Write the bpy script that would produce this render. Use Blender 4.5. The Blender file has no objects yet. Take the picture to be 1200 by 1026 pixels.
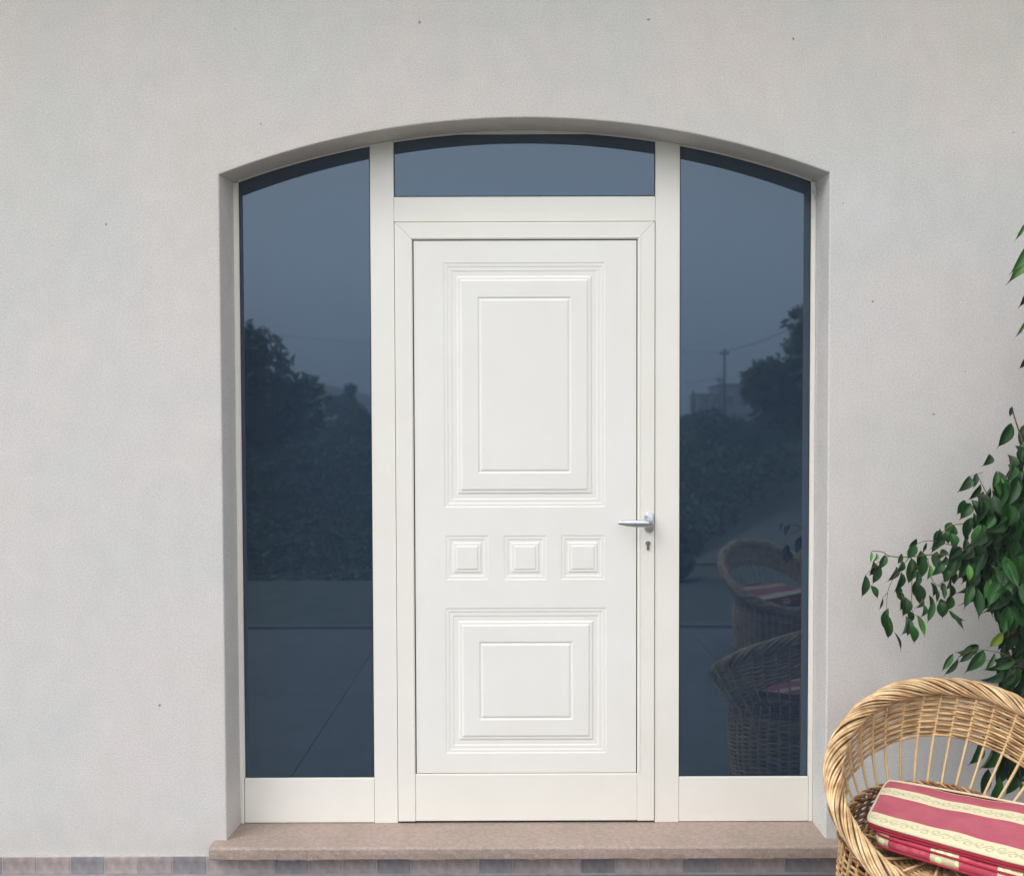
import bpy, bmesh, math, random
from mathutils import Vector, Matrix
random.seed(11)
scn = bpy.context.scene
C = scn.collection
R = math.radians

# ------------------------------------------------------------ camera, sky, sun, exposure
S = 0.12                                   # height of the stone sill above the terrace
cam_d = bpy.data.cameras.new('camera'); cam = bpy.data.objects.new('camera', cam_d); C.objects.link(cam)
yw, pt, rl = R(0.0166), R(-1.6393), R(-0.1789)
fw = Vector((math.sin(yw)*math.cos(pt), math.cos(yw)*math.cos(pt), math.sin(pt)))
r0 = Vector((math.cos(yw), -math.sin(yw), 0)); u0 = r0.cross(fw)
rt = r0*math.cos(rl) + u0*math.sin(rl); up = -r0*math.sin(rl) + u0*math.cos(rl)
cam.matrix_world = Matrix(((rt.x, up.x, -fw.x, -0.0509), (rt.y, up.y, -fw.y, -3.2401), (rt.z, up.z, -fw.z, 1.4361+S), (0, 0, 0, 1)))
cam_d.sensor_fit = 'HORIZONTAL'; cam_d.sensor_width = 36; cam_d.lens = 32.25
cam_d.shift_y = 29.556/1200; cam_d.clip_start = .05; cam_d.clip_end = 2000
scn.camera = cam

SUN_EL, SUN_AZ = R(50), R(-60)             # azimuth measured from -Y (in front of the wall) towards -X (left)
w = bpy.data.worlds.new('World'); scn.world = w; w.use_nodes = True
nt = w.node_tree; nt.nodes.clear()
out = nt.nodes.new('ShaderNodeOutputWorld'); bg = nt.nodes.new('ShaderNodeBackground'); bg.inputs[1].default_value = 0.15
sky = nt.nodes.new('ShaderNodeTexSky'); sky.sky_type = 'NISHITA'; sky.sun_disc = False
sky.sun_elevation = SUN_EL; sky.sun_rotation = R(180) - SUN_AZ; sky.air_density = 1.0; sky.dust_density = 3.0; sky.ozone_density = 1.0
hs = nt.nodes.new('ShaderNodeHueSaturation'); hs.inputs['Saturation'].default_value = 0.22
# an even layer of high cloud over the clear sky
mx = nt.nodes.new('ShaderNodeMix'); mx.data_type = 'RGBA'; mx.inputs['Factor'].default_value = 0.55
tcw = nt.nodes.new('ShaderNodeTexCoord'); sxw = nt.nodes.new('ShaderNodeSeparateXYZ'); nt.links.new(tcw.outputs['Generated'], sxw.inputs[0])
mrw = nt.nodes.new('ShaderNodeMapRange'); mrw.inputs['To Min'].default_value = .64; mrw.inputs['To Max'].default_value = 1.10; nt.links.new(sxw.outputs['Z'], mrw.inputs['Value'])   # overcast sky: brighter overhead than at the horizon
vmw = nt.nodes.new('ShaderNodeVectorMath'); vmw.operation = 'SCALE'; vmw.inputs[0].default_value = (11.8, 11.85, 12.2); nt.links.new(mrw.outputs[0], vmw.inputs['Scale']); nt.links.new(vmw.outputs[0], mx.inputs['B'])
nt.links.new(sky.outputs[0], hs.inputs['Color']); nt.links.new(hs.outputs[0], mx.inputs['A'])
nt.links.new(mx.outputs['Result'], bg.inputs[0]); nt.links.new(bg.outputs[0], out.inputs[0])

sl = bpy.data.lights.new('sun', 'SUN'); sl.energy = 1.15; sl.angle = R(40); sl.color = (1, .985, .955)
so = bpy.data.objects.new('sun', sl); C.objects.link(so)
# direction to the sun: left, towards the camera side, up
sd = Vector((-math.sin(-SUN_AZ)*math.cos(SUN_EL), -math.cos(SUN_AZ)*math.cos(SUN_EL), math.sin(SUN_EL)))
so.rotation_euler = sd.to_track_quat('Z', 'Y').to_euler()
so.location = sd*20
scn.view_settings.view_transform = 'Standard'; scn.view_settings.look = 'None'
scn.view_settings.exposure = 0.66; scn.view_settings.gamma = 1; scn.view_settings.use_curve_mapping = False

# ------------------------------------------------------------ materials
def mat(name, base, rough=.6, bump=0, bscale=200, var=None, vscale=3, obj_var=0, ior=None, metal=0, detail=6, spec=None, coat=0):
    m = bpy.data.materials.new(name); m.use_nodes = True
    n = m.node_tree; b = n.nodes['Principled BSDF']; L = n.links
    b.inputs['Roughness'].default_value = rough; b.inputs['Metallic'].default_value = metal
    if ior: b.inputs['IOR'].default_value = ior
    if spec is not None: b.inputs['Specular IOR Level'].default_value = spec
    if coat: b.inputs['Coat Weight'].default_value = coat; b.inputs['Coat Roughness'].default_value = .1
    tc = n.nodes.new('ShaderNodeTexCoord')
    col = None
    if var:
        nz = n.nodes.new('ShaderNodeTexNoise'); nz.inputs['Scale'].default_value = vscale; nz.inputs['Detail'].default_value = detail
        L.new(tc.outputs['Object'], nz.inputs['Vector'])
        rp = n.nodes.new('ShaderNodeValToRGB'); rp.color_ramp.elements[0].position = .35; rp.color_ramp.elements[1].position = .65
        rp.color_ramp.elements[0].color = (*base, 1); rp.color_ramp.elements[1].color = (*var, 1)
        L.new(nz.outputs['Fac'], rp.inputs[0]); col = rp.outputs[0]
    else:
        rg = n.nodes.new('ShaderNodeRGB'); rg.outputs[0].default_value = (*base, 1); col = rg.outputs[0]
    if obj_var:
        oi = n.nodes.new('ShaderNodeObjectInfo'); mr = n.nodes.new('ShaderNodeMapRange')
        mr.inputs['To Min'].default_value = 1-obj_var; mr.inputs['To Max'].default_value = 1+obj_var
        L.new(oi.outputs['Random'], mr.inputs['Value'])
        h = n.nodes.new('ShaderNodeHueSaturation'); L.new(mr.outputs[0], h.inputs['Value']); L.new(col, h.inputs['Color']); col = h.outputs[0]
    L.new(col, b.inputs['Base Color'])
    if bump:
        n2 = n.nodes.new('ShaderNodeTexNoise'); n2.inputs['Scale'].default_value = bscale; n2.inputs['Detail'].default_value = 5
        L.new(tc.outputs['Object'], n2.inputs['Vector'])
        bp = n.nodes.new('ShaderNodeBump'); bp.inputs['Strength'].default_value = bump; bp.inputs['Distance'].default_value = .002
        L.new(n2.outputs['Fac'], bp.inputs['Height']); L.new(bp.outputs[0], b.inputs['Normal'])
    return m

def plaster():
    m = bpy.data.materials.new('plaster'); m.use_nodes = True
    n = m.node_tree; b = n.nodes['Principled BSDF']; L = n.links
    b.inputs['Roughness'].default_value = .85; b.inputs['Specular IOR Level'].default_value = .25
    tc = n.nodes.new('ShaderNodeTexCoord')
    def noise(sc, det=4, stretch=None):
        z = n.nodes.new('ShaderNodeTexNoise'); z.inputs['Scale'].default_value = sc; z.inputs['Detail'].default_value = det
        if stretch:
            mp = n.nodes.new('ShaderNodeMapping'); mp.inputs['Scale'].default_value = stretch
            L.new(tc.outputs['Object'], mp.inputs[0]); L.new(mp.outputs[0], z.inputs['Vector'])
        else: L.new(tc.outputs['Object'], z.inputs['Vector'])
        return z.outputs['Fac']
    def ramp(f, stops):
        r = n.nodes.new('ShaderNodeValToRGB'); e = r.color_ramp.elements
        e[0].position, e[0].color = stops[0][0], (*stops[0][1], 1); e[1].position, e[1].color = stops[-1][0], (*stops[-1][1], 1)
        for p, c in stops[1:-1]: q = e.new(p); q.color = (*c, 1)
        L.new(f, r.inputs[0]); return r.outputs[0]
    def mixc(a, b2, f, mode='MIX'):
        x = n.nodes.new('ShaderNodeMix'); x.data_type = 'RGBA'; x.blend_type = mode
        if isinstance(f, float): x.inputs['Factor'].default_value = f
        else: L.new(f, x.inputs['Factor'])
        L.new(a, x.inputs['A'])
        if isinstance(b2, tuple): x.inputs['B'].default_value = (*b2, 1)
        else: L.new(b2, x.inputs['B'])
        return x.outputs['Result']
    broad = ramp(noise(1.1, 5), [(.32, (.610, .596, .556)), (.45, (.648, .610, .588)), (.58, (.600, .602, .580)), (.70, (.634, .632, .626))])
    mott = ramp(noise(13, 7, (1, 1, .75)), [(.3, (.962, .964, .966)), (.7, (1.018, 1.014, 1.014))])
    fine = ramp(noise(190, 3), [(.34, (.84, .85, .86)), (.66, (1.12, 1.11, 1.10))])
    c = mixc(broad, mott, 1.0, 'MULTIPLY'); c = mixc(c, fine, .8, 'MULTIPLY')
    # sparse dark specks of dirt
    v = n.nodes.new('ShaderNodeTexVoronoi'); v.voronoi_dimensions = '2D'; v.inputs['Scale'].default_value = 2.6
    sp = n.nodes.new('ShaderNodeSeparateXYZ'); cbn = n.nodes.new('ShaderNodeCombineXYZ'); L.new(tc.outputs['Object'], sp.inputs[0]); L.new(sp.outputs['X'], cbn.inputs['X']); L.new(sp.outputs['Z'], cbn.inputs['Y'])
    wob = n.nodes.new('ShaderNodeTexNoise'); wob.inputs['Scale'].default_value = 130; L.new(tc.outputs['Object'], wob.inputs['Vector'])
    wv = n.nodes.new('ShaderNodeVectorMath'); wv.operation = 'MULTIPLY_ADD'; L.new(wob.outputs['Color'], wv.inputs[0]); wv.inputs[1].default_value = (.007, .012, 0); L.new(cbn.outputs[0], wv.inputs[2]); L.new(wv.outputs[0], v.inputs['Vector'])
    wn = n.nodes.new('ShaderNodeTexWhiteNoise'); L.new(v.outputs['Position'], wn.inputs['Vector'])
    lt = n.nodes.new('ShaderNodeMath'); lt.operation = 'MULTIPLY_ADD'; L.new(wn.outputs['Value'], lt.inputs[0]); lt.inputs[1].default_value = .020; lt.inputs[2].default_value = -.0055
    cmp = n.nodes.new('ShaderNodeMath'); cmp.operation = 'LESS_THAN'; L.new(v.outputs['Distance'], cmp.inputs[0]); L.new(lt.outputs[0], cmp.inputs[1])
    mm = n.nodes.new('ShaderNodeMath'); mm.operation = 'MULTIPLY'; L.new(cmp.outputs[0], mm.inputs[0]); mm.inputs[1].default_value = .7
    fy = n.nodes.new('ShaderNodeMath'); fy.operation = 'LESS_THAN'; L.new(sp.outputs['Y'], fy.inputs[0]); fy.inputs[1].default_value = .002
    mf = n.nodes.new('ShaderNodeMath'); mf.operation = 'MULTIPLY'; L.new(mm.outputs[0], mf.inputs[0]); L.new(fy.outputs[0], mf.inputs[1]); mm = mf
    c = mixc(c, (.10, .085, .07), mm.outputs[0])
    # splash dirt just above the plinth, with an uneven upper edge
    sx = n.nodes.new('ShaderNodeSeparateXYZ'); L.new(tc.outputs['Object'], sx.inputs[0])
    a1 = n.nodes.new('ShaderNodeMath'); a1.operation = 'MULTIPLY_ADD'; L.new(noise(6, 5), a1.inputs[0]); a1.inputs[1].default_value = .16; L.new(sx.outputs['Z'], a1.inputs[2])
    mr = n.nodes.new('ShaderNodeMapRange'); mr.inputs['From Min'].default_value = .14; mr.inputs['From Max'].default_value = .30; mr.inputs['To Min'].default_value = .4; mr.inputs['To Max'].default_value = 0
    L.new(a1.outputs[0], mr.inputs['Value'])
    c = mixc(c, (.50, .475, .44), mr.outputs[0])
    # colour turned slightly darker and more beige in the upper part of the wall, with a cloudy lower limit
    a2 = n.nodes.new('ShaderNodeMath'); a2.operation = 'MULTIPLY_ADD'; L.new(noise(.9, 5), a2.inputs[0]); a2.inputs[1].default_value = 2.2; L.new(sx.outputs['Z'], a2.inputs[2])
    m2 = n.nodes.new('ShaderNodeMapRange'); m2.inputs['From Min'].default_value = 2.9; m2.inputs['From Max'].default_value = 4.3; L.new(a2.outputs[0], m2.inputs['Value'])
    c = mixc(c, mixc(c, (.955, .935, .90), 1.0, 'MULTIPLY'), m2.outputs[0])
    L.new(c, b.inputs['Base Color'])
    b1 = n.nodes.new('ShaderNodeBump'); b1.inputs['Strength'].default_value = .35; b1.inputs['Distance'].default_value = .0015; L.new(noise(260, 4), b1.inputs['Height'])
    b2 = n.nodes.new('ShaderNodeBump'); b2.inputs['Strength'].default_value = .30; b2.inputs['Distance'].default_value = .012; L.new(noise(5, 3, (1, 1, .6)), b2.inputs['Height'])
    L.new(b1.outputs[0], b2.inputs['Normal']); L.new(b2.outputs[0], b.inputs['Normal'])
    return m

def glass_mat():
    m = mat('tinted_glass', (.012, .024, .044), rough=.026, ior=2.15)
    b = m.node_tree.nodes['Principled BSDF']; b.inputs['Specular Tint'].default_value = (.60, .80, 1.0, 1)
    return m

def stripe_mat():
    """Woven cushion cover: raspberry and cream bands across v, a vine drawn in each cream band."""
    m = bpy.data.materials.new('striped_cover'); m.use_nodes = True
    n = m.node_tree; b = n.nodes['Principled BSDF']; L = n.links; b.inputs['Roughness'].default_value = .9; b.inputs['Specular IOR Level'].default_value = .2
    uv = n.nodes.new('ShaderNodeUVMap'); sx = n.nodes.new('ShaderNodeSeparateXYZ'); L.new(uv.outputs[0], sx.inputs[0])
    U, V = sx.outputs['X'], sx.outputs['Y']
    def M(op, a, c=None, d=None):
        x = n.nodes.new('ShaderNodeMath'); x.operation = op
        for i, q in enumerate((a, c, d)):
            if q is None: continue
            if isinstance(q, (int, float)): x.inputs[i].default_value = q
            else: L.new(q, x.inputs[i])
        return x.outputs[0]
    def band(lo, hi): return M('MULTIPLY', M('GREATER_THAN', V, lo), M('LESS_THAN', V, hi))
    cream = M('MAXIMUM', M('MAXIMUM', band(.205, .385), band(.785, .985)), M('LESS_THAN', V, .012))
    def vine(mid):
        ph = M('MULTIPLY', U, 50.0)
        d = M('ABSOLUTE', M('SUBTRACT', M('SUBTRACT', V, mid), M('MULTIPLY', M('SINE', ph), .028)))
        line = M('LESS_THAN', d, .0085)
        # leaves curling off the stem: ellipses alternating above and below
        fu = M('SUBTRACT', M('FRACT', M('MULTIPLY', U, 15.915)), .5)
        sgn = M('SIGN', M('SINE', M('MULTIPLY', U, 50.0)))
        dv = M('SUBTRACT', M('SUBTRACT', V, mid), M('MULTIPLY', sgn, -.020))
        rr = M('ADD', M('POWER', M('MULTIPLY', fu, 2.6), 2), M('POWER', M('MULTIPLY', M('ADD', dv, M('MULTIPLY', fu, .03)), 36), 2))
        ring = M('MULTIPLY', M('LESS_THAN', rr, 1.0), M('GREATER_THAN', rr, .35))
        return M('MAXIMUM', line, ring)
    vn = M('MAXIMUM', vine(.295), vine(.885))
    tc = n.nodes.new('ShaderNodeTexCoord')
    nz = n.nodes.new('ShaderNodeTexNoise'); nz.inputs['Scale'].default_value = 260; L.new(tc.outputs['Object'], nz.inputs['Vector'])
    n3 = n.nodes.new('ShaderNodeTexNoise'); n3.inputs['Scale'].default_value = 14; L.new(tc.outputs['Object'], n3.inputs['Vector'])
    n4 = n.nodes.new('ShaderNodeTexNoise'); n4.inputs['Scale'].default_value = 110; L.new(tc.outputs['Object'], n4.inputs['Vector'])
    def mix(a, c, f, mode='MIX'):
        x = n.nodes.new('ShaderNodeMix'); x.data_type = 'RGBA'; x.blend_type = mode
        for k, q in (('A', a), ('B', c)):
            if isinstance(q, tuple): x.inputs[k].default_value = (*q, 1)
            else: L.new(q, x.inputs[k])
        if isinstance(f, (int, float)): x.inputs['Factor'].default_value = f
        else: L.new(f, x.inputs['Factor'])
        return x.outputs['Result']
    pink = mix((.34, .062, .095), (.47, .13, .165), n3.outputs['Fac'])
    cr = mix((.66, .60, .40), (.36, .36, .25), M('MULTIPLY', vn, M('MULTIPLY_ADD', n4.outputs['Fac'], 1.9, -.30)))
    col = mix(pink, cr, cream)
    rp = n.nodes.new('ShaderNodeValToRGB'); rp.color_ramp.elements[0].color = (.78, .78, .78, 1); rp.color_ramp.elements[1].color = (1.15, 1.15, 1.15, 1)
    L.new(nz.outputs['Fac'], rp.inputs[0]); col = mix(col, rp.outputs[0], 1.0, 'MULTIPLY')
    L.new(col, b.inputs['Base Color'])
    bp = n.nodes.new('ShaderNodeBump'); bp.inputs['Strength'].default_value = .3; bp.inputs['Distance'].default_value = .002
    L.new(nz.outputs['Fac'], bp.inputs['Height']); L.new(bp.outputs[0], b.inputs['Normal'])
    return m

def cross_mat():
    """The lower cushion's cover: raspberry figured band, cream, pink, running across u."""
    m = bpy.data.materials.new('cross_striped_cover'); m.use_nodes = True
    n = m.node_tree; b = n.nodes['Principled BSDF']; L = n.links; b.inputs['Roughness'].default_value = .9
    uv = n.nodes.new('ShaderNodeUVMap'); sx = n.nodes.new('ShaderNodeSeparateXYZ'); L.new(uv.outputs[0], sx.inputs[0])
    rp = n.nodes.new('ShaderNodeValToRGB'); rp.color_ramp.interpolation = 'CONSTANT'; e = rp.color_ramp.elements
    pk, cr, dk = (.55, .07, .12, 1), (.72, .66, .42, 1), (.42, .03, .06, 1)
    e[0].position = 0; e[0].color = cr; e[1].position = .07; e[1].color = pk
    for p, c in ((.33, cr), (.5, pk), (.72, cr), (.86, pk)): q = e.new(p); q.color = c
    L.new(sx.outputs['X'], rp.inputs[0])
    v = n.nodes.new('ShaderNodeTexVoronoi'); v.inputs['Scale'].default_value = 34; tc = n.nodes.new('ShaderNodeTexCoord'); L.new(tc.outputs['Object'], v.inputs['Vector'])
    r2 = n.nodes.new('ShaderNodeValToRGB'); r2.color_ramp.elements[0].position = .28; r2.color_ramp.elements[0].color = (1.25, 1.7, 1.5, 1); r2.color_ramp.elements[1].position = .36; r2.color_ramp.elements[1].color = (.85, .8, .8, 1)
    L.new(v.outputs['Distance'], r2.inputs[0])
    x = n.nodes.new('ShaderNodeMix'); x.data_type = 'RGBA'; x.blend_type = 'MULTIPLY'; x.inputs['Factor'].default_value = .6
    L.new(rp.outputs[0], x.inputs['A']); L.new(r2.outputs[0], x.inputs['B']); L.new(x.outputs['Result'], b.inputs['Base Color'])
    return m

def leaf_mat(name, a, bcol, rough=.46, ov=.45):
    m = mat(name, a, rough=rough, var=bcol, vscale=30, obj_var=ov)
    b = m.node_tree.nodes['Principled BSDF']; b.inputs['Specular IOR Level'].default_value = .32
    return m

M = dict(
    plaster=plaster(), glass=glass_mat(),
    frame=mat('cream_frame_paint', (.815, .79, .72), .42, bump=.12, bscale=900, var=(.835, .81, .745), vscale=5, spec=.4),
    door=mat('white_door_paint', (.815, .795, .745), .48, bump=.12, bscale=900, var=(.835, .82, .775), vscale=4, spec=.4),
    gasket=mat('black_gasket', (.012, .012, .014), .6),
    metal=mat('satin_aluminium', (.62, .64, .68), .28, metal=1.0, var=(.56, .58, .62), vscale=60),
    brass=mat('worn_nickel', (.35, .31, .27), .35, metal=1.0),
    slot=mat('keyway_dark', (.01, .01, .01), .7),
    grout=mat('pale_grout', (.46, .45, .44), .9, var=(.38, .37, .36), vscale=40),
    tile_pink=mat('pinkish_plinth_tile', (.30, .24, .23), .55, bump=.3, bscale=90, var=(.44, .38, .365), vscale=30, obj_var=.14),
    tile_dark=mat('slate_plinth_tile', (.185, .177, .19), .55, bump=.3, bscale=90, var=(.29, .275, .285), vscale=30, obj_var=.12),
    terrace=mat('terrace_stone', (.115, .111, .108), .7, bump=.3, bscale=60, var=(.15, .145, .14), vscale=4, obj_var=.06),
    yard=mat('pale_yard_gravel', (.115, .12, .10), .95, bump=.5, bscale=40, var=(.07, .09, .06), vscale=3),
    dirt=mat('trodden_dirt', (.13, .12, .10), .95, bump=.5, bscale=30, var=(.09, .09, .07), vscale=3),
    earth=mat('grassy_earth', (.035, .055, .022), .95, var=(.07, .075, .04), vscale=.4),
    hill=mat('wooded_hill', (.030, .050, .028), 1, var=(.05, .07, .045), vscale=.03),
    cane=mat('honey_willow_cane', (.36, .20, .08), .42, var=(.62, .42, .21), vscale=26, obj_var=.16, spec=.4),
    cane_pale=mat('pale_willow_stake', (.60, .41, .21), .42, var=(.68, .50, .28), vscale=22, obj_var=.1, spec=.4),
    cane_dark=mat('brown_shade_willow_cane', (.20, .085, .03), .5, var=(.33, .16, .06), vscale=30, obj_var=.2, spec=.4),  # border canes, and the drum's inner rows darkened in place of shade
    rimcane=mat('glossy_rim_cane', (.40, .24, .105), .40, var=(.66, .47, .26), vscale=24, obj_var=.28, spec=.5),
    core=mat('dark_cane_core', (.13, .06, .025), .8),
    piping=mat('crimson_piping', (.33, .012, .035), .8, bump=.3, bscale=500),
    creampipe=mat('cream_piping', (.58, .52, .37), .85, bump=.3, bscale=500),
    striped=stripe_mat(), cross=cross_mat(),
    leaf=leaf_mat('dark_green_leaf', (.008, .042, .010), (.022, .082, .014)),
    leaf_bright=leaf_mat('bright_green_leaf', (.055, .19, .03), (.085, .24, .05), ov=.15),
    leaf_lime=leaf_mat('yellow_green_leaf', (.14, .25, .025), (.22, .27, .03), ov=.1),
    leaf_dry=leaf_mat('dried_leaf', (.03, .025, .015), (.05, .035, .02), rough=.8),
    leaf_strap=leaf_mat('pale_strap_leaf', (.11, .20, .04), (.05, .13, .025), ov=.2),
    twig=mat('twig_bark', (.10, .055, .03), .8, var=(.17, .10, .055), vscale=60),
    bark=mat('grey_bark', (.12, .10, .08), .9, bump=.8, bscale=50, var=(.18, .15, .12), vscale=12),
    terracotta=mat('terracotta', (.30, .12, .065), .8, var=(.38, .17, .10), vscale=9),
    darkpot=mat('dark_glazed_pot', (.02, .025, .025), .35),
    soil=mat('potting_soil', (.03, .02, .013), 1, bump=1, bscale=90),
    far_leaf=mat('distant_foliage', (.060, .100, .055), .8, var=(.105, .15, .08), vscale=1.5),
    block=mat('bare_block_wall', (.30, .27, .25), .9, var=(.40, .36, .33), vscale=1),
    roof=mat('brown_tile_roof', (.18, .09, .06), .9, var=(.24, .13, .09), vscale=2),
    pole=mat('weathered_pole', (.09, .08, .07), .9),
    wire=mat('black_wire', (.015, .015, .015), .6),
    web=mat('cobweb', (.36, .34, .31), .9),
)
M['stone'] = mat('porphyry_sill', (.315, .245, .21), .65, bump=.7, bscale=180, var=(.37, .305, .262), vscale=60)
def _flecks():
    n = M['stone'].node_tree; L = n.links; b = n.nodes['Principled BSDF']
    src = b.inputs['Base Color'].links[0].from_socket
    tc = n.nodes.new('ShaderNodeTexCoord'); v = n.nodes.new('ShaderNodeTexVoronoi'); v.inputs['Scale'].default_value = 55
    mp = n.nodes.new('ShaderNodeMapping'); mp.inputs['Rotation'].default_value = (0, 0, .6); mp.inputs['Scale'].default_value = (.45, 1.6, 1)
    L.new(tc.outputs['Object'], mp.inputs[0]); L.new(mp.outputs[0], v.inputs['Vector'])
    rp = n.nodes.new('ShaderNodeValToRGB'); rp.color_ramp.elements[0].position = .05; rp.color_ramp.elements[0].color = (.55, .47, .42, 1)
    rp.color_ramp.elements[1].position = .16; rp.color_ramp.elements[1].color = (.42, .30, .24, 1)
    L.new(v.outputs['Distance'], rp.inputs[0])
    lt = n.nodes.new('ShaderNodeMath'); lt.operation = 'LESS_THAN'; lt.inputs[1].default_value = .10; L.new(v.outputs['Distance'], lt.inputs[0])
    f = n.nodes.new('ShaderNodeMath'); f.operation = 'MULTIPLY'; f.inputs[1].default_value = .45; L.new(lt.outputs[0], f.inputs[0])
    g_ = n.nodes.new('ShaderNodeTexNoise'); g_.inputs['Scale'].default_value = 260; g_.inputs['Detail'].default_value = 3; L.new(tc.outputs['Object'], g_.inputs['Vector'])
    g2 = n.nodes.new('ShaderNodeValToRGB'); g2.color_ramp.elements[0].position = .35; g2.color_ramp.elements[0].color = (.80, .79, .78, 1); g2.color_ramp.elements[1].position = .62; g2.color_ramp.elements[1].color = (1.12, 1.12, 1.13, 1); L.new(g_.outputs['Fac'], g2.inputs[0])
    g3 = n.nodes.new('ShaderNodeMix'); g3.data_type = 'RGBA'; g3.blend_type = 'MULTIPLY'; g3.inputs['Factor'].default_value = 1; L.new(src, g3.inputs['A']); L.new(g2.outputs[0], g3.inputs['B']); src = g3.outputs['Result']
    big = n.nodes.new('ShaderNodeTexNoise'); big.inputs['Scale'].default_value = 5; big.inputs['Detail'].default_value = 6; L.new(tc.outputs['Object'], big.inputs['Vector'])
    bg2 = n.nodes.new('ShaderNodeValToRGB'); bg2.color_ramp.elements[0].position = .38; bg2.color_ramp.elements[0].color = (.93, .92, .88, 1); bg2.color_ramp.elements[1].position = .60; bg2.color_ramp.elements[1].color = (1.04, .99, .99, 1); L.new(big.outputs['Fac'], bg2.inputs[0])
    g4 = n.nodes.new('ShaderNodeMix'); g4.data_type = 'RGBA'; g4.blend_type = 'MULTIPLY'; g4.inputs['Factor'].default_value = 1; L.new(src, g4.inputs['A']); L.new(bg2.outputs[0], g4.inputs['B']); src = g4.outputs['Result']
    x = n.nodes.new('ShaderNodeMix'); x.data_type = 'RGBA'; L.new(f.outputs[0], x.inputs['Factor']); L.new(src, x.inputs['A']); L.new(rp.outputs[0], x.inputs['B'])
    L.new(x.outputs['Result'], b.inputs['Base Color'])
_flecks()

# ------------------------------------------------------------ helpers
def link(name, me, m=None, parent=None, loc=None, smooth=False):
    o = bpy.data.objects.new(name, me); C.objects.link(o)
    if m and me is not None and not me.materials: me.materials.append(m)
    if parent: o.parent = parent
    if loc: o.location = loc
    if smooth: me.polygons.foreach_set('use_smooth', [True]*len(me.polygons))
    return o
def mesh(name, vs, fs): me = bpy.data.meshes.new(name); me.from_pydata([tuple(v) for v in vs], [], fs); me.update(); return me
def frombm(name, bm): me = bpy.data.meshes.new(name); bm.normal_update(); bm.to_mesh(me); bm.free(); return me
def tag(o, label, cat, group=None, kind=None):
    o['label'] = label; o['category'] = cat
    if group: o['group'] = group
    if kind: o['kind'] = kind
    return o
def empty(name, loc=(0, 0, 0), rz=0):
    o = bpy.data.objects.new(name, None); C.objects.link(o); o.location = loc; o.rotation_euler = (0, 0, rz); o.empty_display_size = .1; return o
def box(bm, x0, x1, y0, y1, z0, z1):
    v = [bm.verts.new(p) for p in ((x0, y0, z0), (x1, y0, z0), (x1, y1, z0), (x0, y1, z0), (x0, y0, z1), (x1, y0, z1), (x1, y1, z1), (x0, y1, z1))]
    return [bm.faces.new([v[i] for i in f]) for f in ((3, 2, 1, 0), (4, 5, 6, 7), (0, 1, 5, 4), (1, 2, 6, 5), (2, 3, 7, 6), (3, 0, 4, 7))]
def boxobj(name, dims, m, parent=None, bev=0, seg=2):
    bm = bmesh.new(); box(bm, *dims)
    if bev: bmesh.ops.bevel(bm, geom=bm.edges[:], offset=bev, segments=seg, profile=.5, affect='EDGES')
    return link(name, frombm(name, bm), m, parent)
def tube_data(pts, rad, sides=6, closed=False, vs=None, fs=None):
    vs = [] if vs is None else vs; fs = [] if fs is None else fs
    n = len(pts); base = len(vs); pts = [Vector(p) for p in pts]
    prev = None; frames = []; hol = 0
    for i in range(n+1 if closed else n):                       # carry the frame along; a closed tube spreads the leftover twist evenly
        p = pts[i % n]; a = pts[(i-1) % n] if (closed or i > 0) else p; b = pts[(i+1) % n] if (closed or i < n-1) else p
        t = (b-a).normalized()
        if prev is None:
            ref = Vector((0, 0, 1)) if abs(t.z) < .9 else Vector((1, 0, 0)); nn = (ref - t*ref.dot(t)).normalized()
        else: nn = (prev - t*prev.dot(t)).normalized()
        prev = nn; frames.append((nn, t.cross(nn)))
    if closed: hol = math.atan2(frames[n][0].dot(frames[0][1]), frames[n][0].dot(frames[0][0]))
    for i, p in enumerate(pts):
        nn, bb = frames[i]; r = rad(i/(n-1)) if callable(rad) else rad; h_ = -hol*i/n
        for k in range(sides):
            a2 = 2*math.pi*k/sides+h_; vs.append(p + nn*(r*math.cos(a2)) + bb*(r*math.sin(a2)))
    prev = None
    for i, p in enumerate([]):
        a = pts[(i-1) % n] if (closed or i > 0) else p; b = pts[(i+1) % n] if (closed or i < n-1) else p
        t = (b-a).normalized()
        if prev is None:
            ref = Vector((0, 0, 1)) if abs(t.z) < .9 else Vector((1, 0, 0)); nn = (ref - t*ref.dot(t)).normalized()
        else: nn = (prev - t*prev.dot(t)).normalized()
        prev = nn; bb = t.cross(nn); r = rad(i/(n-1)) if callable(rad) else rad
        for k in range(sides):
            a2 = 2*math.pi*k/sides; vs.append(p + nn*(r*math.cos(a2)) + bb*(r*math.sin(a2)))
    for i in range(n if closed else n-1):
        j = (i+1) % n
        for k in range(sides):
            k2 = (k+1) % sides; fs.append((base+i*sides+k, base+i*sides+k2, base+j*sides+k2, base+j*sides+k))
    if not closed:
        fs.append(tuple(base+k for k in reversed(range(sides)))); fs.append(tuple(base+(n-1)*sides+k for k in range(sides)))
    return vs, fs
def tube(name, pts, rad, m, parent=None, sides=6, closed=False):
    vs, fs = tube_data(pts, rad, sides, closed); return link(name, mesh(name, vs, fs), m, parent, smooth=True)
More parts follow.
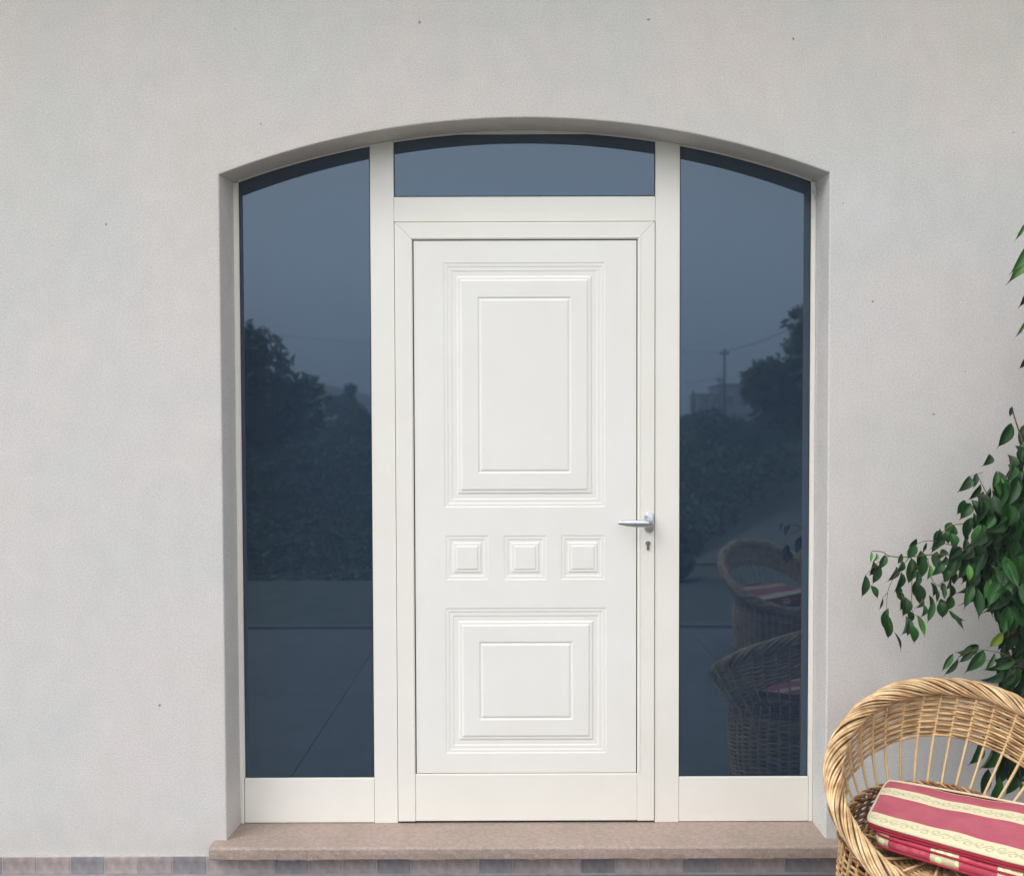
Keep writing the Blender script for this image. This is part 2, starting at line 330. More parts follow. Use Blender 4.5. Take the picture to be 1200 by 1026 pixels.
def lathe(name, prof, m, parent=None, seg=48, loc=(0, 0, 0), caps=True):
    vs = [(r*math.cos(2*math.pi*k/seg), r*math.sin(2*math.pi*k/seg), z) for r, z in prof for k in range(seg)]
    fs = [(i*seg+k, i*seg+(k+1) % seg, (i+1)*seg+(k+1) % seg, (i+1)*seg+k) for i in range(len(prof)-1) for k in range(seg)]
    if caps: fs.append(tuple(reversed(range(seg)))); fs.append(tuple((len(prof)-1)*seg+k for k in range(seg)))
    o = link(name, mesh(name, vs, fs), m, parent, loc=loc, smooth=True); return o

# ------------------------------------------------------------ ground and far land
def hgt(x, y):
    d = -y
    if d < 9: h = -.03
    else:
        t = min(1, (d-9)/60); h = -.03 + 2.9*t*t*(3-2*t)
        if d > 60: h += 1.0*min(1, (d-60)/50)
        if d > 120:
            q = min(1, (d-120)/130); q = q*q*(3-2*q)
            ridge = 4 + 17/(1+math.exp((x+34)/17)) + 1.2*math.sin(x*.05)+.6*math.sin(x*.13+1)
            h += q*(ridge-3.9)
        if d > 250: h -= (d-250)*.02
    return h
xs = [-320, -240] + [-160+10*i for i in range(33)] + [240, 320]
ys = [60, 25, 10, 2, -2, -6, -9, -12, -16, -20, -25, -30, -36, -42, -50, -58, -66, -76, -88, -100, -110, -120] + [-130-10*i for i in range(14)] + [-300]
vs = [(x, y, hgt(x, y)) for y in ys for x in xs]; nx = len(xs)
fs = [(j*nx+i, (j+1)*nx+i, (j+1)*nx+i+1, j*nx+i+1) for j in range(len(ys)-1) for i in range(nx-1)]
g = link('ground', mesh('ground', vs, fs), M['earth'], smooth=True); g['kind'] = 'structure'
bm = bmesh.new(); box(bm, -14, 14, -7.6, -3.96, -.2, -.012); yd = link('yard', frombm('yard', bm), M['yard']); yd['kind'] = 'structure'
# a path climbing the slope beyond the yard
vs = []; fs = []
for i in range(13):
    t = i/12; cx_ = 3.0+9*t; cy_ = -7.6-20*t
    for s in (-1, 1): vs.append((cx_+s*.9, cy_, hgt(cx_, cy_)+.04))
    if i: k = 2*i; fs.append((k-2, k-1, k+1, k))
pa = link('path', mesh('path', vs, fs), M['dirt']); pa['kind'] = 'structure'
# terrace: bed + separate slabs
bm = bmesh.new(); box(bm, -8, 8, -3.95, .0, -.25, -.012); tr = link('terrace', frombm('terrace', bm), M['grout']); tr['kind'] = 'structure'
boxobj('kerb', (-8, 8, -3.99, -3.90, -.012, .020), M['terrace'], tr, .006)
sw = 1.22
bm = bmesh.new(); box(bm, 0, sw-.003, 0, .969, -.011, 0); bmesh.ops.bevel(bm, geom=[e for e in bm.edges if all(v.co.z > -.001 for v in e.verts)], offset=.002, segments=1, affect='EDGES')
slab_me = frombm('slab', bm)
for j in range(4):
    for i in range(-4, 4):
        o = link('slab', slab_me, M['terrace'], tr, loc=(-1.07+i*sw+.003, -.024-(j+1)*.969+.003*0, random.uniform(-.0008, .0008)))

# ------------------------------------------------------------ house wall with arched opening
XL, XR, ZS = -1.0735, 1.0665, 2.357+S
ARC_R, ARC_TOP = 3.04, 2.551+S
def arc(x, R_=ARC_R, top=ARC_TOP): return top - R_ + math.sqrt(R_*R_-(x+.0035)**2)
def arci(x): return arc(x, 3.13, 2.555+S)      # the plaster arch widens slightly towards the frame
N = 48
outline = [(XL, S), (XL, arc(XL))] + [(XL+(XR-XL)*i/N, arc(XL+(XR-XL)*i/N)) for i in range(1, N)] + [(XR, arc(XR)), (XR, S)]
def offs(o, d):
    res = []
    for i, (x, z) in enumerate(o):
        if i == 0: res.append((x-d, z)); continue
        if i == len(o)-1: res.append((x+d, z)); continue
        a = Vector((x-o[i-1][0], z-o[i-1][1])).normalized(); b = Vector((o[i+1][0]-x, o[i+1][1]-z)).normalized()
        na = Vector((-a.y, a.x)); nb = Vector((-b.y, b.x)); mm_ = (na+nb).normalized(); k = d/max(.3, mm_.dot(na)); res.append((x+mm_.x*k, z+mm_.y*k))
    return res
bm = bmesh.new()
rings = []
rnd = [random.uniform(-.0009, .0009) for _ in outline]
for d, y in ((.006, 0), (.003, .0005), (.001, .002), (0, .006), (0, .05), (0, .10), (0, .36)):
    ol = offs(outline, d); k_ = y/.14
    ol = [(x+(.008*k_ if i < 2 else 0), (z+(arci(x)-arc(x))*k_ if 0 < i < len(ol)-1 else z)) for i, (x, z) in enumerate(ol)]
    rings.append([bm.verts.new((x, y, z)) for x, z in ol])
for a, b in zip(rings, rings[1:]):
    for i in range(len(a)-1): bm.faces.new((a[i], b[i], b[i+1], a[i+1]))
WX0, WX1, WZ = -7.5, 7.5, 4.6
r0_ = rings[0]; top = []
for v in r0_[1:-1]: top.append(bm.verts.new((v.co.x, 0, WZ)))
for i in range(len(top)-1): bm.faces.new((r0_[i+1], r0_[i+2], top[i+1], top[i]))
def q(*p): bm.faces.new([bm.verts.new(a) for a in p])
xl, xr = r0_[0].co.x, r0_[-1].co.x
q((WX0, 0, -.2), (xl, 0, -.2), (xl, 0, WZ), (WX0, 0, WZ)); q((xr, 0, -.2), (WX1, 0, -.2), (WX1, 0, WZ), (xr, 0, WZ)); q((xl, 0, -.2), (xr, 0, -.2), (xr, 0, S), (xl, 0, S))
q((WX0, 0, WZ), (WX1, 0, WZ), (WX1, .36, WZ), (WX0, .36, WZ)); q((WX0, .36, -.2), (WX0, 0, -.2), (WX0, 0, WZ), (WX0, .36, WZ)); q((WX1, 0, -.2), (WX1, .36, -.2), (WX1, .36, WZ), (WX1, 0, WZ))
bmesh.ops.recalc_face_normals(bm, faces=bm.faces[:])
wall = link('house_wall', frombm('house_wall', bm), M['plaster'])
tag(wall, 'pale grey plastered house wall with an arched door opening', 'wall')
boxobj('shade_eave', (WX0, WX1, -.55, .36, WZ-.6, WZ-.45), M['plaster'], wall, .01)  # unseen overhang, added to darken the top of the wall
# plinth tiles along the foot of the wall
bed = boxobj('tile_bed', (-6, 6, -.0108, .0, -.02, .0685), M['grout'], wall, .001, 1)
bm = bmesh.new(); box(bm, 0, .1181, -.0125, -.0055, .003, .0665); bmesh.ops.bevel(bm, geom=[e for e in bm.edges if all(v.co.y < -.012 for v in e.verts)], offset=.0012, segments=1, affect='EDGES')
tme = {k: None for k in ('tile_pink', 'tile_dark')}
base_t = frombm('tile', bm)
for k in tme: tme[k] = base_t.copy(); tme[k].materials.append(M[k])
for i in range(-20, 38):
    k = 'tile_dark' if i % 3 == 2 else 'tile_pink'
    o = link('tile', tme[k], None, wall, loc=(-1.871+i*.1213+.0016, random.uniform(-.0006, .0006), 0))
# cobweb in the upper right corner of the reveal
vs, fs = [], []
cb = Vector((XR-.002, .128, ZS-.012))
for i in range(16):
    a = cb+Vector((random.uniform(-.035, 0), random.uniform(-.03, .0), random.uniform(-.05, .012))); b = cb+Vector((random.uniform(-.012, 0), random.uniform(-.07, 0), random.uniform(-.05, .0)))
    tube_data([a, (a+b)/2+Vector((0, 0, -.004)), b], .0005, 3, vs=vs, fs=fs)
cw = link('cobweb', mesh('cobweb', vs, fs), M['web']); tag(cw, 'grey cobweb in the upper right corner of the arched opening', 'cobweb')

# sill: stone slab with rounded, chipped nose
bm = bmesh.new()
prof = [(.36, S), (.0, S)] + [(-.045, S), (-.056, S-.0008), (-.0615, S-.0035), (-.0645, S-.008), (-.0655, S-.024), (-.0650, S-.040), (-.063, S-.0445), (-.058, S-.0465), (.0, S-.047)]
segs = 90; X0, X1 = -1.118, 1.140
rows = []
for i in range(segs+1):
    x = X0+(X1-X0)*i/segs; row = []
    e = min(i, segs-i); pull = .004*(e < 2)
    for k, (y, z) in enumerate(prof):
        jy = (random.uniform(-.0012, .0012) if 3 <= k <= 8 else 0) ; jz = random.uniform(-.0006, .0006) if 3 <= k <= 8 else 0
        row.append(bm.verts.new((x, y+jy+(pull if 3 <= k <= 9 else 0), z+jz)))
    rows.append(row)
for a, b in zip(rows, rows[1:]):
    for k in range(len(prof)-1): bm.faces.new((a[k], a[k+1], b[k+1], b[k]))
# the slab notches in behind the wall ends: end faces
for r_ in (rows[0], rows[-1]): bm.faces.new(r_)
for v in bm.verts:
    if v.co.y > -.0001 and False: pass
bmesh.ops.recalc_face_normals(bm, faces=bm.faces[:])
sill = link('door_sill', frombm('door_sill', bm), M['stone'], smooth=False)
for p in sill.data.polygons: p.use_smooth = abs(p.normal.x) < .5 and max(abs(p.normal.y), abs(p.normal.z)) < .93
tag(sill, 'pinkish brown stone door sill with a rounded front edge under the glazed entrance', 'door sill')

# ------------------------------------------------------------ glazed surround
YF = .140; YG = .148
sur = empty('glazed_door_surround', (0, YF, S)); tag(sur, 'cream framed glazing of two tall dark side panes and an arched top pane round the door', 'window')
def fr(name, dims, mname='frame', bev=.0022, parent=None):
    x0, x1, y0, y1, z0, z1 = dims; o = boxobj(name, (x0, x1, y0-YF, y1-YF, z0, z1), M[mname], parent or sur, bev); return o
fr('side_frame', (XL+.0005, -1.0515, YF, .2, .001, arci(-1.06)-S-.004)); fr('side_frame', (1.0520, XR-.0005, YF, .2, .001, arci(1.058)-S-.004))
fr('glazing_bead', (-1.0512, -1.0478, YF+.002, .19, .171, arci(-1.05)-S-.007), bev=.001); fr('glazing_bead', (1.0487, 1.0517, YF+.002, .19, .171, arci(1.05)-S-.007), bev=.001)
def toparc(name, x0, x1, ylo, yhi, zf_hi, zf_lo, m, parent, n=24, bottom=None):
    """solid strip between zf_lo(x) and zf_hi(x), from depth ylo to yhi"""
    bm = bmesh.new(); R4 = []
    for i in range(n+1):
        x = x0+(x1-x0)*i/n; R4.append([bm.verts.new((x, y-YF, z)) for y, z in ((ylo, zf_lo(x)), (ylo, zf_hi(x)), (yhi, zf_hi(x)), (yhi, zf_lo(x)))])
    for a, b in zip(R4, R4[1:]):
        for k in range(4): bm.faces.new((a[k], b[k], b[(k+1) % 4], a[(k+1) % 4]))
    bm.faces.new(R4[0]); bm.faces.new(R4[-1]); bmesh.ops.recalc_face_normals(bm, faces=bm.faces[:])
    return link(name, frombm(name, bm), m, parent)
za = lambda x: arci(x)-S-.0015
zg = lambda x: arci(x)-S-.0060
zgm = lambda x: min(arci(x)-S-.0060, 2.5405)
MA, MB, MC, MD = -.5655, -.4797, .4777, .5665
toparc('arch_head', -1.0505, MA-.0004, YF+.001, .2, za, zg, M['frame'], sur); toparc('arch_head', MB+.0004, MC-.0004, YF+.001, .2, za, zgm, M['frame'], sur, 60); toparc('arch_head', MD+.0004, 1.051, YF+.001, .2, za, zg, M['frame'], sur)
toparc('mullion', MA, MB, YF, .2, za, lambda x: .001, M['frame'], sur, 4); toparc('mullion', MC, MD, YF, .2, za, lambda x: .001, M['frame'], sur, 4)
fr('transom_rail', (MB+.0006, MC-.0006, YF+.0008, .2, 2.2235, 2.3135))
fr('kick_panel', (-1.0500, MA-.0012, YF+.0010, .2, .002, .1695)); fr('kick_panel', (MD+.0012, 1.0508, YF+.0010, .2, .002, .1695))
fr('corner_strip', (-1.0600, -1.0512, YF-.0030, YF-.0002, .001, .168), bev=.0008)
def pane(x0, x1, z0, zf, n):
    g1 = toparc('gasket', x0, x1, YG-.0006, YG+.02, lambda x: zf(x), lambda x: z0, M['gasket'], sur, n)
    e = .0035
    p = toparc('pane', x0+e, x1-e, YG-.0022, YG+.018, lambda x: zf(x)-e, lambda x: z0+e, M['glass'], sur, n); return p
pane(-1.0478, MA-.0006, .1705, zg, 24).__setitem__('label', 'tall dark pane left of the door')
pane(MD+.0006, 1.0487, .1705, zg, 24).__setitem__('label', 'tall dark pane right of the door')
pane(MB+.0006, MC-.0006, 2.3142, zgm, 60).__setitem__('label', 'low arched dark pane above the door')

# ------------------------------------------------------------ the door leaf
door = empty('entrance_door', (0, YF, S)); tag(door, 'white entrance door with embossed panels and a silver lever handle', 'door')
LX0, LX1, LZ0, LZ1 = -.4772, .4752, .0075, 2.2205
PX0, PX1, PZ0, PZ1 = -.4080, .4080, .1880, 2.1540
def prism(name, poly, y0, y1, m, parent, bev=.002):
    bm = bmesh.new(); a = [bm.verts.new((x, y0-YF, z)) for x, z in poly]; b = [bm.verts.new((x, y1-YF, z)) for x, z in poly]
    bm.faces.new(a); bm.faces.new(b); n = len(poly)
    for i in range(n): bm.faces.new((a[i], a[(i+1) % n], b[(i+1) % n], b[i]))
    bmesh.ops.recalc_face_normals(bm, faces=bm.faces[:])
    if bev: bmesh.ops.bevel(bm, geom=bm.edges[:], offset=bev, segments=2, profile=.5, affect='EDGES')
    return link(name, frombm(name, bm), m, parent)
ye = YF-.0045; gi = .0045
IX0, IX1, IZ1 = PX0-gi, PX1+gi, PZ1+gi
m_ = .00012
prism('door_stile', [(LX0, LZ0), (IX0, LZ0), (IX0, IZ1-m_), (LX0, LZ1-m_)], ye, YF+.04, M['frame'], door)
prism('door_stile', [(IX1, LZ0), (LX1, LZ0), (LX1, LZ1-m_), (IX1, IZ1-m_)], ye, YF+.04, M['frame'], door)
prism('top_rail', [(LX0+m_, LZ1), (IX0+m_, IZ1), (IX1-m_, IZ1), (LX1-m_, LZ1)], ye, YF+.04, M['frame'], door)
fr('bottom_rail', (IX0+.0006, IX1-.0006, YF-.0032, YF+.04, LZ0+.001, PZ0-.0035), parent=door)
# a thin raised bead round the panel rebate
for d_ in ((IX0-.0105, IX0-.0035, .19, IZ1+.0035), (IX1+.0035, IX1+.0105, .19, IZ1+.0035)):
    boxobj('bead', (d_[0], d_[1], ye-YF-.0014, ye-YF+.001, d_[2], d_[3]), M['frame'], door, .0012)
boxobj('bead', (IX0-.0105, IX1+.0105, ye-YF-.0014, ye-YF+.001, IZ1+.0036, IZ1+.0106), M['frame'], door, .0012)
bm = bmesh.new(); box(bm, IX0-.001, IX1+.001, .014, .03, PZ0-.006, IZ1+.001); link('gasket', frombm('gasket', bm), M['gasket'], door)
YP = .0005      # panel face, relative to the frame face
EMB = [(-.3008, .2945, 1.1762, 2.0752, 'L'), (-.2960, -.1370, .9072, 1.0735, 's'), (-.0820, .0766, .9068, 1.0732, 's'), (.1295, .2930, .9074, 1.0738, 's'), (-.2998, .2992, .2603, .8045, 'L')]
xc = sorted({PX0, PX1} | {e[0] for e in EMB} | {e[1] for e in EMB}); zc = sorted({PZ0, PZ1} | {e[2] for e in EMB} | {e[3] for e in EMB})
bm = bmesh.new(); vv = {}
def gv(x, z):
    if (x, z) not in vv: vv[(x, z)] = bm.verts.new((x, YP, z))
    return vv[(x, z)]
for x0, x1 in zip(xc, xc[1:]):
    for z0, z1 in zip(zc, zc[1:]):
        mxx, mz = (x0+x1)/2, (z0+z1)/2
        if any(e[0] < mxx < e[1] and e[2] < mz < e[3] for e in EMB): continue
        bm.faces.new((gv(x0, z0), gv(x1, z0), gv(x1, z1), gv(x0, z1)))
o4 = [(PX0, PZ0), (PX1, PZ0), (PX1, PZ1), (PX0, PZ1)]
for i in range(4):
    a, b = o4[i], o4[(i+1) % 4]; bm.faces.new([bm.verts.new(p) for p in ((a[0], YP, a[1]), (b[0], YP, b[1]), (b[0], .013, b[1]), (a[0], .013, a[1]))])
panel = link('door_panel', frombm('door_panel', bm), M['door'], door)
PL = [(0, 0), (.0015, -.0008), (.0045, -.0030), (.006, -.0032), (.0125, -.0032), (.0145, -.0040), (.0175, -.0060), (.019, -.0062), (.0285, -.0062), (.0305, -.0070), (.0335, -.0090), (.035, -.0092),
      (.0480, -.0092), (.0500, -.0084), (.0545, -.0036), (.0565, -.0030), (.0610, -.0030), (.0630, -.0022), (.0675, .0024), (.0695, .0030),
      (.1255, .0030), (.1270, .0022), (.1300, -.0018), (.1320, -.0024), (.1345, -.0018), (.1390, .0022), (.1410, .0030)]
PS = [(0, 0), (.0015, -.0006), (.004, -.0025), (.0055, -.0027), (.0135, -.0027), (.015, -.0033), (.0175, -.0052), (.019, -.0054), (.0255, -.0054), (.027, -.0048), (.0305, -.0012), (.032, -.0008),
      (.0375, -.0008), (.039, -.0002), (.0425, .0034), (.044, .0038)]
for x0, x1, z0, z1, k in EMB:
    bm = bmesh.new(); rr = []
    for d, h in (PL if k == 'L' else PS):
        rr.append([bm.verts.new((x, YP-h*.47, z)) for x, z in ((x0+d, z0+d), (x1-d, z0+d), (x1-d, z1-d), (x0+d, z1-d))])
    for a, b in zip(rr, rr[1:]):
        for i in range(4): bm.faces.new((a[i], a[(i+1) % 4], b[(i+1) % 4], b[i]))
    bm.faces.new(rr[-1]); link('embossed_panel', frombm('embossed_panel', bm), M['door'], panel)
# handle: oblong rose, neck, tapered lever
hx, hz = .4550, 1.1205
bm = bmesh.new(); ringp = []
for y, k in ((0, 1), (-.007, 1), (-.0095, .93), (-.0105, .84)):
    ring = []
    for i in range(32):
        a = 2*math.pi*i/32; c_, s_ = math.cos(a), math.sin(a); ring.append(bm.verts.new((hx+.0180*k*c_, ye-YF+y, hz+(.0205 if s_ >= 0 else -.0205)+.0165*k*s_)))
    ringp.append(ring)
for a, b in zip(ringp, ringp[1:]):
    for i in range(32): bm.faces.new((a[i], a[(i+1) % 32], b[(i+1) % 32], b[i]))
bm.faces.new(ringp[-1]); bmesh.ops.recalc_face_normals(bm, faces=bm.faces[:])
handle = link('handle', frombm('rose', bm), M['metal'], door, smooth=True)
def ellipse_tube(name, pts, radii, m, parent, sides=20):
    vs, fs = [], []
    for i, (p, (ra, rb)) in enumerate(zip(pts, radii)):
        p = Vector(p); a = Vector(pts[max(0, i-1)]); b = Vector(pts[min(len(pts)-1, i+1)]); t = (b-a).normalized(); u_ = Vector((0, 0, 1)); v_ = t.cross(u_).normalized()
        for k in range(sides): an = 2*math.pi*k/sides; vs.append(p+u_*ra*math.cos(an)+v_*rb*math.sin(an))
    for i in range(len(pts)-1):
        for k in range(sides): fs.append((i*sides+k, i*sides+(k+1) % sides, (i+1)*sides+(k+1) % sides, (i+1)*sides+k))
    fs.append(tuple(range(sides))[::-1]); fs.append(tuple((len(pts)-1)*sides+k for k in range(sides)))
    return link(name, mesh(name, vs, fs), m, parent, smooth=True)
yb_ = ye-YF-.010
ellipse_tube('lever', [(hx, yb_, hz), (hx, yb_-.018, hz), (hx-.001, yb_-.030, hz), (hx-.006, yb_-.041, hz), (hx-.016, yb_-.046, hz), (hx-.034, yb_-.047, hz), (hx-.060, yb_-.046, hz+.0005), (hx-.085, yb_-.044, hz+.001), (hx-.109, yb_-.042, hz+.002), (hx-.118, yb_-.041, hz+.0025), (hx-.120, yb_-.041, hz+.003)],
             [(.0135, .0135), (.0125, .0125), (.0120, .0120), (.0120, .0110), (.0128, .0095), (.0135, .0085), (.0132, .008), (.0115, .0072), (.0082, .006), (.0068, .0055), (.004, .003)], M['metal'], handle)
# profile cylinder
kx, kz = .4512, 1.0425
bm = bmesh.new(); pts = []
for i in range(25):
    a = R(-62)+R(304)*i/24; pts.append((kx+.0088*math.cos(a), kz+.0088*math.sin(a)))
pts += [(kx-.0050, kz-.021), (kx-.0035, kz-.0245), (kx, kz-.026), (kx+.0035, kz-.0245), (kx+.0050, kz-.021)]
a_ = [bm.verts.new((x, ye-YF-.004, z)) for x, z in pts]; b_ = [bm.verts.new((x, .001, z)) for x, z in pts]
bm.faces.new(a_)
for i in range(len(pts)): bm.faces.new((a_[i], a_[(i+1) % len(pts)], b_[(i+1) % len(pts)], b_[i]))
bmesh.ops.recalc_face_normals(bm, faces=bm.faces[:]); lock = link('lock_cylinder', frombm('lock_cylinder', bm), M['brass'], door)
bm = bmesh.new(); bmesh.ops.create_cone(bm, cap_ends=True, segments=24, radius1=.0062, radius2=.0060, depth=.0022, matrix=Matrix.Translation((kx, ye-YF-.0048, kz))@Matrix.Rotation(R(90), 4, 'X')); link('keyway_plug', frombm('keyway_plug', bm), M['metal'], lock)
boxobj('keyhole', (kx-.001, kx+.001, ye-YF-.0066, ye-YF-.0058, kz-.0045, kz+.003), M['slot'], lock)
boxobj('threshold_shadow', (LX0, LX1, .004, .05, -.0005, LZ0), M['gasket'], sur)  # solid black strip standing in for the shadow under the leaf
bm = bmesh.new(); box(bm, MB, MC, .012, .06, 0.004, 2.2235); link('rebate_shadow_sheet', frombm('rebate_shadow', bm), M['gasket'], sur)  # black sheet behind the leaf, painting shade into the rebate gap

# ------------------------------------------------------------ wicker armchair
NS = 40
def rimc(ph):
    return Vector((.052+.3567*math.sin(ph), -.068+.3650*math.cos(ph), .5500+.1960*math.cos(ph)+.002*math.cos(2*ph)))
def ringc(ph):
    return Vector((.262*math.sin(ph), .262*math.cos(ph), .385+.045*math.cos(ph)))
def prof(z):                                   # radius of the woven drum
    t = max(0, min(1, z/.42)); return .275+.030*math.sin(math.pi*t**1.2) - .016*t - .010
def wallpt(ph, t):                             # t 0 at the ring, 1 at the rim
    a, b = ringc(ph), rimc(ph); p = a.lerp(b, t); rad = Vector((math.sin(ph), math.cos(ph), 0)); return p+rad*(.018*math.sin(math.pi*t))
def weave(row, k): return math.cos(NS/2*k+row*math.pi)
seg = 240
def make_chair(label, loc, rz):
    root = empty('wicker_armchair', loc, rz); tag(root, label, 'armchair', 'round wicker armchairs on the terrace')
    # rim: a thick roll of twisted canes round a dark core
    core = tube('rim', [rimc(2*math.pi*i/96) for i in range(96)], .0195, M['core'], root, 10, True)
    ns_ = 16; n = 260; twist = 7
    for s in range(ns_):
        pts = []; r_l = .0238+random.uniform(-.0016, .0022); w1, w2 = random.uniform(0, 6), random.uniform(0, 6)
        for i in range(n):
            ph = 2*math.pi*i/n; c_ = rimc(ph); t = (rimc(ph+.01)-rimc(ph-.01)).normalized()
            nn = Vector((math.sin(ph), math.cos(ph), .0)); nn = (nn-t*nn.dot(t)).normalized(); bb = t.cross(nn)
            a = 2*math.pi*s/ns_ + twist*ph + .10*math.sin(3*ph+w1)
            rr_ = r_l+.0020*math.sin(5*ph+w2)
            # the roll opens out a little on the front half
            sp = 1+.16*max(0, -math.cos(ph))
            pts.append(c_+nn*(rr_*math.cos(a))+bb*(rr_*sp*math.sin(a)))
        tube('rim_cane', pts, .0040+random.uniform(-.0006, .0007), M['rimcane'], root, 6, True)
    # upper band of weaving under the rim
    for row in range(16):
        d = .026+row*.0093; pts = []; wob = random.uniform(0, 6)
        for i in range(seg):
            ph = 2*math.pi*i/seg; Ln = (rimc(ph)-ringc(ph)).length; t = max(1-(d/Ln), .03+.02*(15-row)/15) if Ln > .05 else .5
            # towards the front the band closes up
            p = wallpt(ph, t); nrm = Vector((math.sin(ph), math.cos(ph), -.25)).normalized()
            p += nrm*(.0055*math.cos(NS/2*ph+row*math.pi)); p.z += .0014*math.sin(7*ph+wob)
            pts.append(p)
        tube('band_cane', pts, .0043+random.uniform(-.0004, .0005), M['cane'], root, 5, True)
    # stakes: from the floor up the drum, through the ring to the rim
    for k in range(NS):
        ph = 2*math.pi*(k+.5)/NS + random.uniform(-.007, .007); pts = []; ph2 = ph+random.uniform(-.02, .02)
        for i in range(9): z = ringc(ph).z*i/9; rd = prof(z); pts.append(Vector((rd*math.sin(ph), rd*math.cos(ph), z)))
        for i in range(11): t = i/10*.95; f_ = i/10; pts.append(wallpt(ph*(1-f_)+ph2*f_, t))
        tube('stake', pts, .0043+random.uniform(-.0004, .0005), M['cane_pale'], root, 6)
    # drum weaving; a browner cane paints shade into the rows inside the seat
    rows_ = 40
    for row in range(rows_):
        f_ = (row+.5)/rows_; pts = []; wob = random.uniform(0, 6)
        for i in range(seg):
            ph = 2*math.pi*i/seg; z = ringc(ph).z*f_; rd = prof(z)+.0052*math.cos(NS/2*ph+row*math.pi); pts.append(Vector((rd*math.sin(ph), rd*math.cos(ph), z+.0012*math.sin(9*ph+wob))))
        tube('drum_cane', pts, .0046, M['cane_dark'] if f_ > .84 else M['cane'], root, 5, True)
    lathe('occlusion_lining', [(prof(z_*.01)-.0008, z_*.01) for z_ in range(1, 31)], M['core'], root, 48, caps=False)  # added dark shell that paints in the shade behind the weave
    # twisted border where the backrest meets the drum
    for s in range(3):
        pts = []
        for i in range(seg):
            ph = 2*math.pi*i/seg; a = 24*ph+2*math.pi*s/3; rad = Vector((math.sin(ph), math.cos(ph), 0)); pts.append(ringc(ph)+rad*(.0075*math.cos(a))+Vector((0, 0, .0065*math.sin(a)+.004)))
        tube('border_cane', pts, .0042, M['cane_dark'] if s else M['cane'], root, 5, True)
    # loose stakes bent from the outside of the drum up into the rim
    for k in range(24):
        ph = 2*math.pi*(k+.3)/24; a = rimc(ph); rad = Vector((math.sin(ph), math.cos(ph), 0)); b = Vector((prof(.30)*math.sin(ph+.30), prof(.30)*math.cos(ph+.30), .26))+rad*.009*1
        c0 = a+rad*.020-Vector((0, 0, .012)); mid = Vector((prof(.36)*math.sin(ph+.22), prof(.36)*math.cos(ph+.22), .345))+rad*.016
        if a.z > .60: continue
        pts = [c0.lerp(mid, i/6)+rad*(.010*math.sin(math.pi*i/6)) for i in range(7)]+[mid.lerp(b, i/5) for i in range(1, 6)]
        tube('outer_cane', pts, .0044, M['rimcane'], root, 5)
    # woven seat disc
    for row in range(25):
        rd0 = .012+row*.0099; pts = []; n = 120 if row > 4 else 40
        for i in range(n): ph = 2*math.pi*i/n; pts.append(Vector((rd0*math.sin(ph), rd0*math.cos(ph), .318+.0045*math.cos(16*ph+row*math.pi)-.02*(1-rd0/.26))))
        tube('seat_cane', pts, .0052, M['cane'], root, 5, True)
    for k in range(16):
        ph = 2*math.pi*(k+.5)/16; tube('seat_spoke', [Vector((r__*math.sin(ph), r__*math.cos(ph), .335-.02*(1-r__/.26))) for r__ in (.01, .08, .16, .255)], .0045, M['cane_pale'], root, 5)
    # foot
    tube('foot_border', [Vector((.282*math.sin(2*math.pi*i/96), .282*math.cos(2*math.pi*i/96), .011)) for i in range(96)], .0105, M['cane_dark'], root, 8, True)
    return root
CH = (1.217, -.565, .0); CR = -.3434
chair1 = make_chair('round wicker armchair with red and cream cushions standing against the wall by the door', CH, CR)
def copy_tree(o, parent=None):
    c = o.copy(); C.objects.link(c); c.parent = parent
    for ch in list(o.children): copy_tree(ch, c)
    return c
chair2 = copy_tree(chair1); chair2.location = (1.86, -3.15, 0); chair2.rotation_euler = (0, 0, R(165)); chair2['label'] = 'round wicker armchair facing the house, seen only as a reflection in the right pane'

